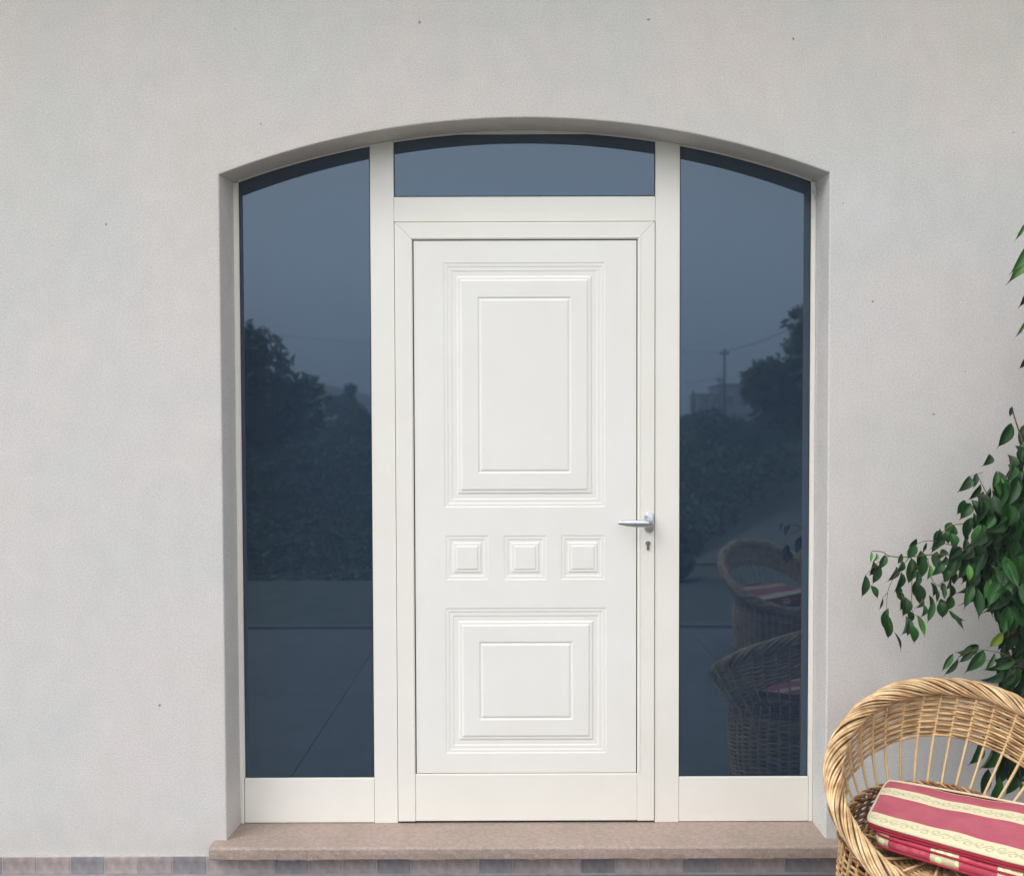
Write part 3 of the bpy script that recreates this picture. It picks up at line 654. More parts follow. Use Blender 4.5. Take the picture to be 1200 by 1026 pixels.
# ------------------------------------------------------------ cushions
def cushion(name, corners, th, m_top, m_side, m_pipe_back, label, group, nu=28, nv=16, pillow=.007, side_mat2=None, round_=.016):
    """corners of the top face: back left, back right, front right, front left"""
    BL_, BR_, FR_, FL_ = [Vector(c) for c in corners]
    nrm = (BR_-BL_).cross(FL_-BL_).normalized()
    if nrm.z < 0: nrm = -nrm
    W = (BR_-BL_).length; D = (FL_-BL_).length
    org = (BL_+BR_+FR_+FL_)/4
    def P(u, v, h):
        # soften the plan corners
        uu, vv_ = u*2-1, v*2-1
        cu = uu*(1-(.5*round_/W)*vv_**8*2); cv = vv_*(1-(.5*round_/D)*uu**8*2)
        u, v = (cu+1)/2, (cv+1)/2
        p = BL_.lerp(BR_, u).lerp(FL_.lerp(FR_, u), v); return p+nrm*h-org
    def H(u, v):
        e = min(u*W, (1-u)*W, v*D, (1-v)*D); s = min(1, e/.05); return pillow*(1-(1-s)**2)+.0022*math.sin(u*9+v*4)+.0012*math.sin(u*23+2)-.012*u*(1-u)*4*.35
    root = empty(name, org)
    vs, fs, uvs = [], [], []
    for j in range(nv+1):
        for i in range(nu+1): u, v = i/nu, j/nv; vs.append(P(u, v, H(u, v))); uvs.append((u*W/.45, v))
    for j in range(nv):
        for i in range(nu): a = j*(nu+1)+i; fs.append((a, a+nu+1, a+nu+2, a+1))
    nb = len(vs)
    for j in range(nv+1):
        for i in range(nu+1): u, v = i/nu, j/nv; vs.append(P(u, v, -th-H(u, v)*.4)); uvs.append((u*W/.45, v))
    for j in range(nv):
        for i in range(nu): a = nb+j*(nu+1)+i; fs.append((a, a+1, a+nu+2, a+nu+1))
    me = mesh('cover', vs, fs); ul = me.uv_layers.new(name='UVMap')
    for lp in me.loops: ul.data[lp.index].uv = uvs[lp.vertex_index]
    link('cover', me, M[m_top], root, smooth=True)
    per = [(i/nu, 0) for i in range(nu)]+[(1, j/nv) for j in range(nv)]+[(1-i/nu, 1) for i in range(nu)]+[(0, 1-j/nv) for j in range(nv)]
    vs, fs, uvs = [], [], []; lv = 5; cen = Vector((0, 0, 0))
    for k in range(lv+1):
        h = -th*k/lv
        for (u, v) in per:
            p = P(u, v, h); outd = (P(u, v, 0)-P(.5, .5, 0)).normalized(); vs.append(p+outd*(.006*math.sin(math.pi*k/lv))); uvs.append((u*W/.45, k/lv))
    n = len(per)
    for k in range(lv):
        for i in range(n): a = k*n+i; b = k*n+(i+1) % n; fs.append((a, b, b+n, a+n))
    me = mesh('edge', vs, fs); ul = me.uv_layers.new(name='UVMap')
    for lp in me.loops: ul.data[lp.index].uv = uvs[lp.vertex_index]
    link('edge_band', me, M[m_side], root, smooth=True)
    tube('piping', [P(u, v, .001)+(P(u, v, 0)-P(.5, .5, 0)).normalized()*.002 for u, v in per], .0036, M['creampipe' if m_pipe_back else 'piping'], root, 6, True)
    tube('piping', [P(u, v, -th)+(P(u, v, 0)-P(.5, .5, 0)).normalized()*.002 for u, v in per], .0036, M['piping'], root, 6, True)
    tag(root, label, 'cushion', group)
    return root
top_c = cushion('cushion', [(1.150, -.335, .457), (1.523, -.587, .462), (1.352, -.835, .402), (.986, -.578, .424)], .017, 'striped', 'piping', True,
        'pink and cream striped cushion with vine pattern, uppermost on chair against the wall', 'striped cushions on the wicker armchairs')
low_c = cushion('cushion', [(1.140, -.360, .428), (1.490, -.580, .430), (1.330, -.845, .374), (1.004, -.606, .397)], .032, 'cross', 'cross', False,
        'crimson edged cushion tucked beneath the vine patterned one on the chair by the wall', 'striped cushions on the wicker armchairs', pillow=.006)
mv = Matrix.Translation(chair2.location)@Matrix.Rotation(R(165)-CR, 4, 'Z')@Matrix.Translation(-Vector(CH))
for c0_, lb in ((top_c, 'striped cushion lying uppermost on the wicker armchair seen reflected in the right pane'), (low_c, 'cushion beneath another one on the wicker armchair seen reflected in the right pane')):
    c_ = copy_tree(c0_); c_.matrix_basis = mv@Matrix.Translation(c0_.location); c_['label'] = lb

# ------------------------------------------------------------ weeping fig beside the chair
LEAVES = [(1.091, -0.334, 1.19, 1.085, -0.346, 1.152, 0.0118, 1), (1.116, -0.316, 1.182, 1.101, -0.327, 1.15, 0.0127, 1), (1.13, -0.353, 1.18, 1.106, -0.356, 1.131, 0.0251, 0), (1.145, -0.259, 1.137, 1.124, -0.25, 1.068, 0.0367, 0), (1.097, -0.276, 1.105, 1.084, -0.284, 1.027, 0.0335, 0), (1.104, -0.301, 1.075, 1.128, -0.308, 1.031, 0.0277, 0), (1.125, -0.341, 1.041, 1.108, -0.353, 1.003, 0.0092, 3), (1.231, -0.336, 1.211, 1.211, -0.324, 1.159, 0.0328, 0), (1.295, -0.269, 1.21, 1.286, -0.26, 1.173, 0.0112, 0), (1.342, -0.272, 1.229, 1.306, -0.281, 1.175, 0.0284, 0), (1.193, -0.326, 1.161, 1.173, -0.322, 1.113, 0.022, 0), (1.24, -0.279, 1.154, 1.242, -0.269, 1.066, 0.0365, 0), (1.217, -0.263, 1.113, 1.192, -0.276, 1.044, 0.0259, 0), (1.272, -0.293, 1.171, 1.269, -0.288, 1.082, 0.0393, 0), (1.319, -0.304, 1.164, 1.293, -0.314, 1.099, 0.0374, 0), (1.342, -0.308, 1.173, 1.312, -0.32, 1.132, 0.0298, 0), (1.214, -0.257, 1.049, 1.229, -0.246, 1.012, 0.0259, 0), (1.217, -0.3, 1.036, 1.207, -0.306, 0.971, 0.0367, 0), (1.279, -0.26, 1.071, 1.283, -0.258, 0.999, 0.0397, 0), (1.174, -0.263, 0.973, 1.183, -0.253, 0.881, 0.0293, 0), (1.18, -0.304, 0.925, 1.206, -0.307, 0.859, 0.0094, 3), (1.222, -0.294, 0.974, 1.212, -0.296, 0.907, 0.0299, 0), (1.212, -0.342, 0.959, 1.228, -0.348, 0.893, 0.0302, 0), (1.266, -0.271, 0.973, 1.286, -0.284, 0.9, 0.0224, 1), (1.249, -0.355, 1.025, 1.249, -0.351, 0.975, 0.0209, 0), (1.292, -0.329, 1.032, 1.271, -0.328, 0.956, 0.0245, 0), (1.345, -0.308, 1.128, 1.337, -0.313, 1.082, 0.0272, 0), (1.335, -0.25, 1.061, 1.339, -0.259, 1.005, 0.0173, 0), (1.327, -0.315, 1.073, 1.328, -0.324, 1.029, 0.0221, 0), (1.333, -0.29, 1.02, 1.341, -0.297, 0.964, 0.0393, 0), (1.359, -0.321, 1.039, 1.342, -0.313, 0.99, 0.0271, 0), (1.284, -0.325, 1.145, 1.277, -0.323, 1.09, 0.0169, 1), (1.383, -0.261, 1.119, 1.388, -0.272, 1.068, 0.0302, 0), (1.229, -0.353, 1.129, 1.222, -0.361, 1.071, 0.0293, 0), (1.367, -0.276, 1.078, 1.374, -0.272, 1.021, 0.0215, 0), (1.402, -0.334, 1.428, 1.363, -0.339, 1.373, 0.0348, 0), (1.42, -0.34, 1.437, 1.41, -0.342, 1.387, 0.0208, 0), (1.521, -0.355, 1.646, 1.518, -0.349, 1.613, 0.0138, 0), (1.552, -0.261, 1.247, 1.499, -0.248, 1.217, 0.0285, 1), (1.444, -0.279, 1.153, 1.498, -0.265, 1.13, 0.0248, 1), (1.389, -0.358, 1.15, 1.391, -0.364, 1.092, 0.0241, 1), (1.52, -0.254, 1.15, 1.529, -0.245, 1.062, 0.034, 1), (1.493, -0.315, 0.995, 1.516, -0.302, 0.948, 0.0245, 0), (1.534, -0.292, 0.92, 1.496, -0.282, 0.864, 0.0335, 2), (1.502, -0.328, 1.425, 1.497, -0.337, 1.358, 0.0331, 1), (1.474, -0.311, 1.314, 1.474, -0.322, 1.271, 0.0228, 0), (1.362, -0.318, 1.271, 1.338, -0.304, 1.226, 0.0315, 0), (1.32, -0.324, 1.246, 1.285, -0.338, 1.19, 0.0314, 0), (1.335, -0.355, 1.249, 1.34, -0.365, 1.194, 0.0311, 0), (1.436, -0.274, 1.338, 1.401, -0.278, 1.283, 0.0391, 0), (1.468, -0.328, 1.499, 1.445, -0.34, 1.456, 0.0349, 0), (1.578, -0.252, 1.596, 1.533, -0.254, 1.511, 0.0447, 0), (1.347, -0.337, 0.993, 1.383, -0.35, 0.941, 0.0174, 0), (1.416, -0.354, 1.075, 1.416, -0.364, 0.972, 0.0345, 0), (1.477, -0.286, 1.081, 1.484, -0.296, 0.98, 0.0354, 0), (1.58, -0.356, 1.066, 1.528, -0.356, 1.04, 0.0518, 0), (1.541, -0.333, 1.053, 1.532, -0.318, 0.962, 0.0435, 0), (1.363, -0.347, 0.85, 1.314, -0.346, 0.794, 0.0239, 0), (1.449, -0.275, 0.86, 1.4, -0.278, 0.815, 0.0255, 0), (1.497, -0.251, 0.852, 1.436, -0.252, 0.774, 0.0412, 0), (1.49, -0.333, 0.864, 1.455, -0.336, 0.799, 0.017, 0), (1.541, -0.356, 0.849, 1.459, -0.358, 0.818, 0.0278, 0), (1.52, -0.333, 0.811, 1.447, -0.321, 0.759, 0.0331, 0), (1.552, -0.269, 0.756, 1.603, -0.269, 0.707, 0.0317, 1), (1.545, -0.357, 0.81, 1.491, -0.364, 0.757, 0.0298, 0), (1.349, -0.333, 0.992, 1.386, -0.342, 0.937, 0.012, 0), (1.574, -0.335, 2.232, 1.54, -0.323, 2.165, 0.0135, 4), (1.574, -0.344, 2.15, 1.517, -0.358, 2.063, 0.035, 1), (1.642, -0.258, 2.168, 1.557, -0.256, 2.042, 0.0472, 4), (1.651, -0.251, 2.037, 1.595, -0.254, 1.971, 0.0361, 0), (1.619, -0.261, 1.942, 1.581, -0.256, 1.863, 0.0125, 4), (1.614, -0.273, 1.814, 1.593, -0.266, 1.766, 0.0248, 0), (1.457, -0.306, 0.57, 1.424, -0.318, 0.486, 0.0382, 0), (1.487, -0.337, 0.57, 1.453, -0.326, 0.475, 0.0432, 0), (1.564, -0.261, 0.507, 1.545, -0.248, 0.389, 0.0443, 0), (1.564, -0.323, 0.543, 1.545, -0.318, 0.444, 0.038, 0), (1.503, -0.272, 0.469, 1.484, -0.268, 0.369, 0.0359, 0), (1.607, -0.27, 0.468, 1.562, -0.27, 0.369, 0.0387, 0), (1.59, -0.288, 0.441, 1.613, -0.282, 0.388, 0.0165, 2), (1.511, -0.33, 0.463, 1.486, -0.318, 0.361, 0.0406, 0)]
TWIGS = [([(1.56, -0.3, 1.175), (1.475, -0.3, 1.163), (1.376, -0.3, 1.172), (1.303, -0.3, 1.174), (1.218, -0.3, 1.166), (1.162, -0.3, 1.17), (1.141, -0.3, 1.183), (1.107, -0.3, 1.186)], 0.0022), ([(1.162, -0.3, 1.17), (1.124, -0.3, 1.147), (1.088, -0.3, 1.108)], 0.0012), ([(1.226, -0.3, 1.166), (1.197, -0.3, 1.125), (1.18, -0.3, 1.104), (1.159, -0.3, 1.056), (1.154, -0.3, 0.979)], 0.0012), ([(1.158, -0.3, 1.052), (1.14, -0.3, 1.033)], 0.001), ([(1.162, -0.3, 0.953), (1.182, -0.3, 0.922)], 0.0008), ([(1.237, -0.3, 1.142), (1.236, -0.3, 1.073), (1.237, -0.3, 0.996), (1.254, -0.3, 0.974)], 0.0013), ([(1.286, -0.3, 1.163), (1.3, -0.3, 1.095), (1.322, -0.3, 1.073), (1.334, -0.3, 1.071)], 0.0012), ([(1.449, -0.3, 1.176), (1.354, -0.3, 1.206), (1.286, -0.3, 1.219), (1.247, -0.3, 1.206)], 0.0015), ([(1.322, -0.3, 1.073), (1.347, -0.3, 1.099), (1.389, -0.3, 1.142)], 0.0012), ([(1.658, -0.3, 0.79), (1.591, -0.3, 0.813), (1.545, -0.3, 0.847), (1.504, -0.3, 0.86), (1.438, -0.3, 0.865), (1.386, -0.3, 0.839)], 0.0015), ([(1.658, -0.3, 0.785), (1.576, -0.3, 0.813), (1.535, -0.3, 0.803)], 0.0012), ([(1.555, -0.3, 1.295), (1.484, -0.3, 1.357), (1.457, -0.3, 1.402), (1.441, -0.3, 1.435)], 0.0015), ([(1.461, -0.3, 1.439), (1.419, -0.3, 1.425)], 0.001), ([(1.665, -0.3, 1.047), (1.608, -0.3, 1.313), (1.597, -0.3, 1.489), (1.56, -0.3, 1.613), (1.551, -0.3, 1.648)], 0.003), ([(1.69, -0.3, 2.288), (1.624, -0.3, 2.127), (1.654, -0.3, 1.91), (1.671, -0.3, 1.665)], 0.003), ([(1.627, -0.3, 1.224), (1.485, -0.3, 1.269), (1.37, -0.3, 1.27), (1.331, -0.3, 1.243)], 0.002)]

def leaf_mesh(name, w_=1.0, serr=False, fold=.25, curl=.18, nseg=8):
    """unit leaf along +X (length 1, half width .5), midrib low, tip drawn out"""
    vs, fs = [], []
    for i in range(nseg+1):
        t = i/nseg; hw = .5*(math.sin(math.pi*min(1, t*1.04)**.82)**.9)*(1-.25*t) if t < .96 else .02
        if t > .80: hw *= (1-t)/.2*.75+.08
        if t == 0: hw = .02
        if t == 1: hw = .004
        if serr and 0 < i < nseg: hw *= 1.12 if i % 2 else .86
        z = -curl*(t-.35)**2*1.4; wv = .02*math.sin(t*9)
        vs += [(t, -hw*w_, z+fold*hw+wv), (t, -hw*w_*.5, z+fold*hw*.62), (t, 0, z), (t, hw*w_*.5, z+fold*hw*.62), (t, hw*w_, z+fold*hw-wv)]
    for i in range(nseg):
        for k in range(4): a = i*5+k; fs.append((a, a+5, a+6, a+1))
    return mesh(name, vs, fs)
LM = {}
for key, mn in ((0, 'leaf'), (1, 'leaf_bright'), (2, 'leaf_lime'), (3, 'leaf_dry'), (4, 'leaf_strap')):
    LM[key] = []
    for v_ in range(4):
        me = leaf_mesh('leaf', 1.0, key == 4, fold=(.22, .5, .35, .75)[v_], curl=(.2, .45, -.15, .3)[v_]); me.materials.append(M[mn]); me.polygons.foreach_set('use_smooth', [True]*len(me.polygons)); LM[key].append(me)
plant = empty('weeping_fig', (1.88, -.36, 0)); tag(plant, 'weeping fig with glossy drooping dark green leaves behind the wicker armchair', 'plant')
PO = Vector((1.88, -.36, 0))
def leaf_matrix(p, q_, width, roll):
    d = q_-p; ln = d.length; x = d/ln; ref = Vector((0, -1, 0)); z = (ref-x*ref.dot(x)).normalized(); y = z.cross(x)
    y, z = y*math.cos(roll)+z*math.sin(roll), z*math.cos(roll)-y*math.sin(roll)
    return Matrix(((x.x*ln, y.x*width, z.x*ln, p.x), (x.y*ln, y.y*width, z.y*ln, p.y), (x.z*ln, y.z*width, z.z*ln, p.z), (0, 0, 0, 1)))
nleaf = 0
def put_leaf(mt, key, vi=None):
    o = bpy.data.objects.new('leaf', LM[key][random.randrange(4) if vi is None else vi]); C.objects.link(o); o.parent = plant
    o.matrix_local = Matrix.Translation(-PO)@mt
for (x0, y0, z0, x1, y1, z1, wd, key) in LEAVES:
    if key == 0 and .8 < z0 < 1.35 and wd > .017 and x0 > 1.13:            # a second, partly hidden leaf on the same twig
        p_ = Vector((x0+random.uniform(-.008, .014), y0+.022, z0+random.uniform(.004, .018))); e_ = Vector((x1, y1, z1))-Vector((x0, y0, z0)); e_ = Matrix.Rotation(random.uniform(-.45, .45), 3, 'Y')@e_
        put_leaf(leaf_matrix(p_, p_+e_*random.uniform(.7, 1.0), wd*.9, random.uniform(-.8, .8)), 0); nleaf += 1
    put_leaf(leaf_matrix(Vector((x0, y0, z0)), Vector((x1, y1, z1)), wd*1.0, random.uniform(-.45, .45)), key); nleaf += 1
for pts, r_ in TWIGS:
    P_ = [Vector(p)-PO for p in pts]
    # smooth the polyline a little
    Q_ = []
    for i in range(len(P_)-1):
        a = P_[max(0, i-1)]; b = P_[i]; c_ = P_[i+1]; d = P_[min(len(P_)-1, i+2)]
        for k in range(5):
            t = k/5; Q_.append(.5*((2*b)+(c_-a)*t+(2*a-5*b+4*c_-d)*t*t+(3*b-3*c_+d-a)*t**3))
    Q_.append(P_[-1]); tube('twig', Q_, lambda t, r_=r_: r_*(1-.45*t)*1.15, M['twig'], plant, 5)
# trunk, limbs, hidden boughs
def bough(a, b, r1, r2, sag=.06, name='branch'):
    a, b = Vector(a)-PO, Vector(b)-PO; pts = []
    for i in range(11): t = i/10; p = a.lerp(b, t)+Vector((random.uniform(-.008, .008), random.uniform(-.008, .008), sag*4*t*(1-t))); pts.append(p)
    tube(name, pts, lambda t: r1+(r2-r1)*t, M['bark' if r1 > .008 else 'twig'], plant, 8)
bough((1.88, -.36, .30), (1.84, -.34, 1.25), .022, .014, 0, 'trunk'); bough((1.84, -.34, 1.25), (1.80, -.33, 2.3), .014, .006, 0, 'trunk'); bough((1.90, -.37, .30), (1.95, -.36, 1.9), .016, .006, 0, 'trunk')
tips = [(1.52, -.30, 1.40), (1.60, -.25, 1.58), (1.48, -.33, 1.12), (1.50, -.28, 1.22), (1.56, -.28, .90), (1.62, -.2, .66), (1.55, -.22, .62), (1.66, -.3, 1.75), (1.7, -.45, 1.3), (1.7, -.4, 1.0), (1.62, -.24, 1.05)]
for tp in tips: bough((1.85+random.uniform(-.02, .02), -.34, tp[2]+random.uniform(.02, .16)), tp, .006, .0018, .05)
# remaining leaves fill the crown's volume and an added, unseen bulk at right
blobs = [((1.56, -.30, 1.26), (.19, .10, .24), 260), ((1.66, -.31, 1.32), (.15, .10, .27), 150), ((1.62, -.30, 1.12), (.19, .11, .16), 190), ((1.70, -.33, 1.45), (.12, .12, .25), 130), ((1.68, -.28, .93), (.13, .11, .17), 140), ((1.72, -.25, .62), (.22, .09, .18), 170), ((1.62, -.24, .84), (.10, .07, .06), 20),
         ((1.50, -.30, 1.16), (.10, .07, .07), 36), ((1.62, -.30, 1.50), (.05, .08, .12), 16),
         ((1.95, -.38, 1.5), (.25, .2, .4), 260), ((1.95, -.38, .95), (.25, .2, .3), 180), ((1.88, -.36, 2.1), (.2, .18, .35), 200), ((2.25, -.75, 1.5), (.42, .40, .70), 900), ((2.2, -.6, 2.3), (.35, .35, .4), 450), ((2.75, -1.0, 2.3), (.62, .5, .8), 1500)]  # last three blobs: out of view, added to darken the right wall
cand = []
for (cx_, cy_, cz_), (rx, ry, rz_), cnt in blobs:
    k = 0
    while k < cnt:
        a, b, c_ = [random.uniform(-1, 1) for _ in range(3)]
        if a*a+b*b+c_*c_ > 1: continue
        k += 1; p = Vector((cx_+a*rx, cy_+b*ry, cz_+c_*rz_))
        if p.y > -.06: p.y = -.06-random.random()*.05
        # keep out of the armchair's rim
        if p.z < .80 and (p-Vector((1.30, -.58, p.z))).length < .40: continue
        # crown's left edge as the photograph shows it: fuller low down, receding upwards
        lim = 1.37+max(0, p.z-1.21)*.50 if p.z > 1.02 else (1.44 if p.z > .93 else 1.57)
        if p.x < lim and p.z > .72 and cnt not in (36, 16): continue
        cand.append(p)
cand.sort(key=lambda p: (p.x > 1.66, p.y))
vs, fs = [], []
for p in cand:
    dr = Vector((random.uniform(-.6, .35), random.uniform(-.5, .2), random.uniform(-1.5, -.45))).normalized(); ln = random.uniform(.060, .115); wd = ln*random.uniform(.34, .46)
    mt = leaf_matrix(p, p+dr*ln, wd, random.uniform(-.9, .9)); key = 1 if random.random() < .06 else 0
    if nleaf < 292 and p.x < 1.72: put_leaf(mt, key); nleaf += 1
    else:
        me = LM[0][random.randrange(4)]; b0 = len(vs); mt2 = Matrix.Translation(-PO)@mt
        vs += [mt2@v.co for v in me.vertices]; fs += [tuple(b0+i for i in f.vertices) for f in me.polygons]
fo = link('foliage', mesh('foliage', vs, fs), M['leaf'], plant, smooth=True); fo['kind'] = 'stuff'
pot = lathe('plant_pot', [(.12, 0), (.125, .004), (.155, .24), (.175, .245), (.18, .29), (.172, .295), (.16, .29), (.155, .27), (.02, .268)], M['terracotta'], plant); lathe('soil', [(.154, .262), (.154, .272), (.01, .276)], M['soil'], pot)

# ------------------------------------------------------------ what the panes reflect: yard pot, trees, poles, houses
pp = empty('potted_shrub', (1.72, -6.55, 0)); tag(pp, 'dark round potted shrub on the pale yard, seen in the right pane', 'plant')
lathe('saucer', [(.22, -.012), (.30, .0), (.305, .03), (.29, .03), (.22, .012)], M['darkpot'], pp); pq = lathe('plant_pot', [(.15, .012), (.23, .10), (.25, .18), (.22, .27), (.20, .30), (.02, .28)], M['darkpot'], pp)
def leafball(name, n, c_, r_, sz, parent, m, flat=.8):
    vs, fs = [], []
    sub = [(Vector((random.gauss(0, .45)*r_, random.gauss(0, .45)*r_, random.gauss(0, .42)*r_*flat)), random.uniform(.3, .55)*r_) for _ in range(16)]
    for i in range(n):
        s_, sr = random.choice(sub); d = Vector((random.gauss(0, 1), random.gauss(0, 1), random.gauss(0, 1))).normalized()*sr*random.uniform(.6, 1.05)
        p = Vector(c_)+s_+d; u_ = Vector((random.gauss(0, 1), random.gauss(0, 1), random.gauss(0, 1))).normalized(); v_ = u_.orthogonal().normalized(); k = sz*random.uniform(.6, 1.4); b0 = len(vs)
        vs += [p-u_*k, p+v_*k*.45, p+u_*k, p-v_*k*.45]; fs.append((b0, b0+1, b0+2, b0+3))
    return link(name, mesh(name, vs, fs), m, parent)
leafball('crown', 1400, (0, 0, .42), .26, .035, pp, M['far_leaf'])
def tree(name, x, y, ht, rad, sz, n, label, flat=1.0, group='trees on the slope opposite the house', tr=.12):
    random.seed(int(abs(x*100)+abs(y))); z0 = hgt(x, y)-.1; t = empty(name, (x, y, z0)); tag(t, label, 'tree' if name != 'shrub' else 'shrub', group)
    tube('trunk', [(0, 0, 0), (.05*rad, 0, ht*.3), (-.04*rad, .03*rad, ht*.6), (0, 0, ht*.9)], lambda q_: tr*(1-.7*q_), M['bark'], t, 8)
    for k in range(5):
        a = 2*math.pi*k/5+random.random(); tube('branch', [(0, 0, ht*.45), (math.cos(a)*rad*.4, math.sin(a)*rad*.4, ht*.62), (math.cos(a)*rad*.7, math.sin(a)*rad*.7, ht*.78)], lambda q_: tr*.4*(1-.7*q_), M['bark'], t, 5)
    leafball('crown', n, (0, 0, ht*.62), rad, sz, t, M['far_leaf'], flat); return t
tree('broadleaf_tree', -6.05, -16, 3.5, 1.5, .11, 7000, 'dense dark tree nearest the house, seen at the left edge of the left pane')
tree('broadleaf_tree', 7.1, -16, 4.6, 1.7, .11, 8000, 'dense dark tree nearest the house, seen high at the right edge of the right pane', 1.25)
tree('broadleaf_tree', -15.2, -60, 2.1, 1.5, .22, 2500, 'small round tree below the ridge, seen in the left pane')
tree('broadleaf_tree', -11.8, -62, 1.7, 1.1, .22, 1800, 'smaller bushy tree right of the round one, seen in the left pane')
tree('broadleaf_tree', 26.4, -92, 2.6, .9, .25, 900, 'little tree rising before the far house, seen in the right pane')
ct = empty('cypress', (22.0, -108, hgt(22, -108))); tag(ct, 'slim dark cypress left of the far house, seen in the right pane', 'tree')
tube('trunk', [(0, 0, 0), (0, 0, 1.0)], .12, M['bark'], ct, 6)
vs, fs = [], []
for i in range(900):
    t = random.random(); r__ = .42*math.sin(math.pi*min(1, .12+.88*t))**.8*(1-.35*t); a = random.uniform(0, 6.28); p = Vector((r__*math.cos(a), r__*math.sin(a), .4+t*3.0)); k = .16; b0 = len(vs); v_ = Vector((-math.sin(a), math.cos(a), 0)); vs += [p-v_*k*.5, p+Vector((0, 0, k)), p+v_*k*.5, p-Vector((0, 0, k*.6))]; fs.append((b0, b0+1, b0+2, b0+3))
link('crown', mesh('crown', vs, fs), M['far_leaf'], ct)
for (x_, y_, h_, r_, lb) in ((7.2, -27, 1.7, .9, 'low rounded shrub below the far house, nearest the pane edge beside the door, right pane'), (9.6, -31, 1.5, 1.0, 'low spreading shrub under the taller utility pole, seen in the right pane'),
        (11.6, -33, 1.7, 1.0, 'taller shrub between the utility pole and the big tree, seen in the right pane'), (9.2, -42, 1.1, 1.0, 'shrub just left of the foot of the utility pole, seen in the right pane'), (13.5, -41, 1.6, 1.1, 'shrub at the left foot of the big tree, seen in the right pane'),
        (-9.3, -34, 1.3, 1.0, 'shrub just right of the big dark tree, seen in the left pane'), (-6.6, -36, 1.0, 1.0, 'lowest shrub below the hill, nearest the mullion, seen in the left pane'),
        (-11.2, -39, 1.6, 1.2, 'tall shrub touching the big dark tree, seen in the left pane'), (-8.4, -47, .8, .9, 'shrub in the middle of the skyline under the hill, seen in the left pane')):
    tree('shrub', x_, y_, h_, r_, .13, 1400, lb, .75, 'shrubs on the bank opposite the house', .05)
random.seed(77)
# undergrowth on the bank
vs, fs = [], []
for i in range(80000):
    d = 6.5+35*random.random()**1.5; x = random.uniform(-1, 1)*(5+d*.62); y = -d
    if abs(x-(3.0+9*(d-7.6)/20)) < 1.0+.02*d and d < 24: continue
    hh = (.35+.55*(math.sin(x*.9+1.3*math.sin(y*.5))*.5+.5)*(math.sin(y*.8+x*.35)*.5+.5)*1.2)*min(1, max(.04, (d-6.3)/5.5))
    hh *= .55+.9*(math.sin(x*.55+y*.23+2)*.5+.5)*(math.sin(x*.21-y*.37)*.5+.5)*2
    p = Vector((x, y, hgt(x, y)+hh*random.random()**.6)); k = .03+.0042*d; u_ = Vector((random.gauss(0, 1), random.gauss(0, 1), random.gauss(0, 1))).normalized(); v_ = u_.orthogonal().normalized(); b0 = len(vs)
    vs += [p-u_*k, p+v_*k*.5, p+u_*k, p-v_*k*.5]; fs.append((b0, b0+1, b0+2, b0+3))
ug = link('undergrowth', mesh('undergrowth', vs, fs), M['far_leaf']); tag(ug, 'dark green undergrowth covering the bank opposite the house', 'undergrowth', kind='stuff')
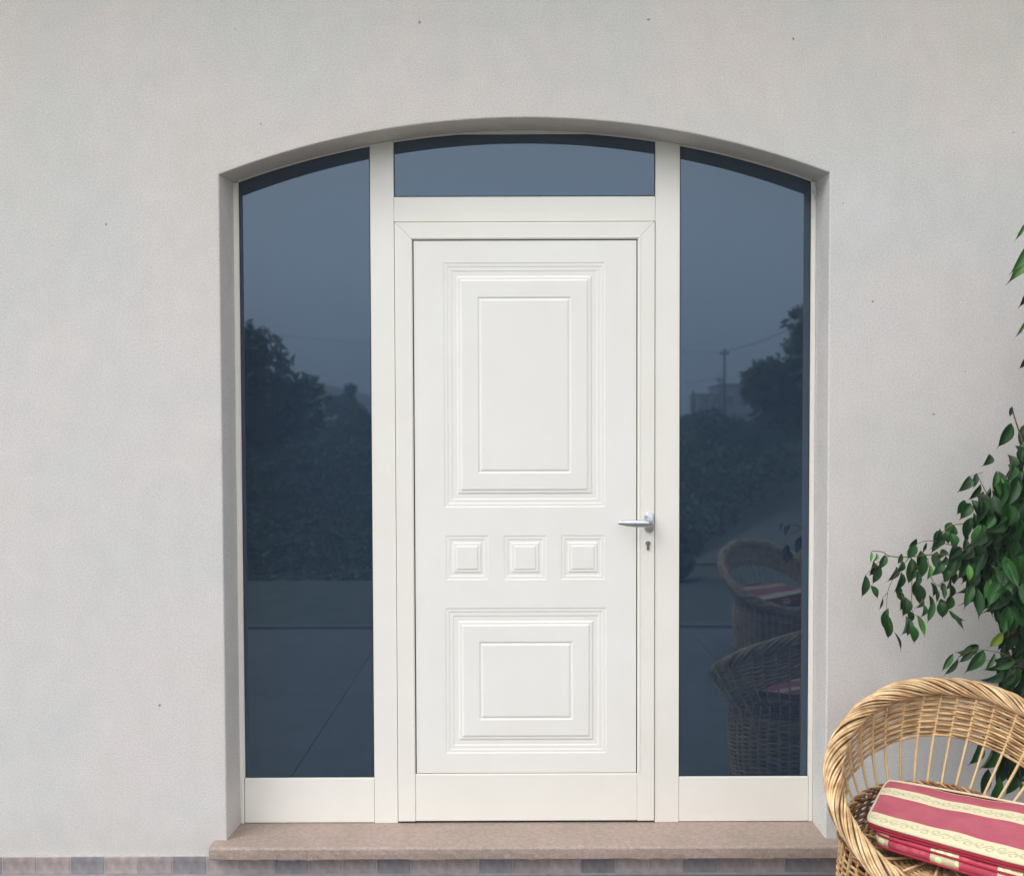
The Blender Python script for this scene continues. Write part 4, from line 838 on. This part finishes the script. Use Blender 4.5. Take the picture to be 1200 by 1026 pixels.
# utility poles and the wires between them
def upole(x, y, top_z, label, r_=.12, arm=True):
    z0 = hgt(x, y)-.1; t = empty('utility_pole', (x, y, z0)); tag(t, label, 'utility pole', 'utility poles behind the photographer')
    tube('pole', [(0, 0, 0), (0, 0, top_z-z0)], lambda q_: r_*(1-.35*q_), M['pole'], t, 8); 
    if not arm: return
    boxobj('crossarm', (-.32, .32, -.05, .05, top_z-z0-.42, top_z-z0-.32), M['pole'], t)
    for s in (-.27, 0, .27): lathe('insulator', [(.03, 0), (.045, .03), (.03, .06), (.04, .09), (.01, .12)], M['darkpot'], t, 10, loc=(s, 0, top_z-z0-.32))
upole(14.66, -60, 7.62, 'taller near wooden utility pole carrying sagging wires, seen in the right pane'); upole(16.58, -70, 6.40, 'shorter utility pole just left of the taller one, seen in the right pane', .09)
def wire(a, b, sag, r_=.022, label=''):
    pts = [Vector(a).lerp(Vector(b), i/24)-Vector((0, 0, sag*4*(i/24)*(1-i/24))) for i in range(25)]; o = tube('overhead_wire', pts, r_, M['wire'], None, 4); tag(o, label, 'wire', 'overhead wires'); return o
wire((14.66, -60, 7.4), (-55, -66, 15.5), 2.2, .012, label='overhead wire sagging left from the tall utility pole')
wire((14.66, -60, 7.4), (21.5, -60, 10.2), .35, label='overhead wire rising right from the tall utility pole to the tree')
wire((16.58, -70, 6.3), (4, -75, 5.3), .5, label='thin overhead wire running left from the shorter pole')
# far houses
def house(x0, x1, y, z1, dep, label, wins, flat=True):
    xc_ = (x0+x1)/2; z0 = hgt(xc_, y)-1; t = empty('house', (xc_, y, z0)); tag(t, label, 'house', 'houses on the rise opposite'); hw = (x1-x0)/2; h = z1-z0
    boxobj('wall', (-hw, hw, -dep, 0, 0, h), M['block'], t)
    if flat: boxobj('roof', (-hw-.25, hw+.25, -dep-.25, .25, h, h+.22), M['roof'], t)
    for (wx, wz, ww, wh) in wins:
        f_ = boxobj('window', (wx-ww/2, wx+ww/2, .0, .06, wz, wz+wh), M['roof'], t); boxobj('pane', (wx-ww/2+.07, wx+ww/2-.07, .055, .075, wz+.07, wz+wh-.07), M['glass'], f_)
house(23.0, 26.0, -110, 6.6, 5, 'low wing of pale block wall left of the far house, seen in the right pane', [(-.6, 2.6, .8, .9), (.8, 2.6, .8, .9)])
house(26.3, 31.8, -112, 7.9, 7, 'far flat roofed house on the rise with two storeys, seen in the right pane', [(-1.6, 2.6, .9, 1.1), (.2, 2.6, .9, 1.1), (1.9, 2.6, .9, 1.1)])

# ------------------------------------------------------------ the damp air the far hill fades into
hm = bpy.data.materials.new('haze'); hm.use_nodes = True; hn = hm.node_tree; hn.nodes.clear()
ho = hn.nodes.new('ShaderNodeOutputMaterial'); hv = hn.nodes.new('ShaderNodeVolumePrincipled'); hv.inputs['Color'].default_value = (.84, .90, 1.0, 1); hv.inputs['Density'].default_value = .0045
hn.links.new(hv.outputs[0], ho.inputs['Volume'])
bm = bmesh.new(); box(bm, -325, 325, -305, 65, -2.6, 27); hz_ = link('haze', frombm('haze', bm), hm); hz_['kind'] = 'stuff'
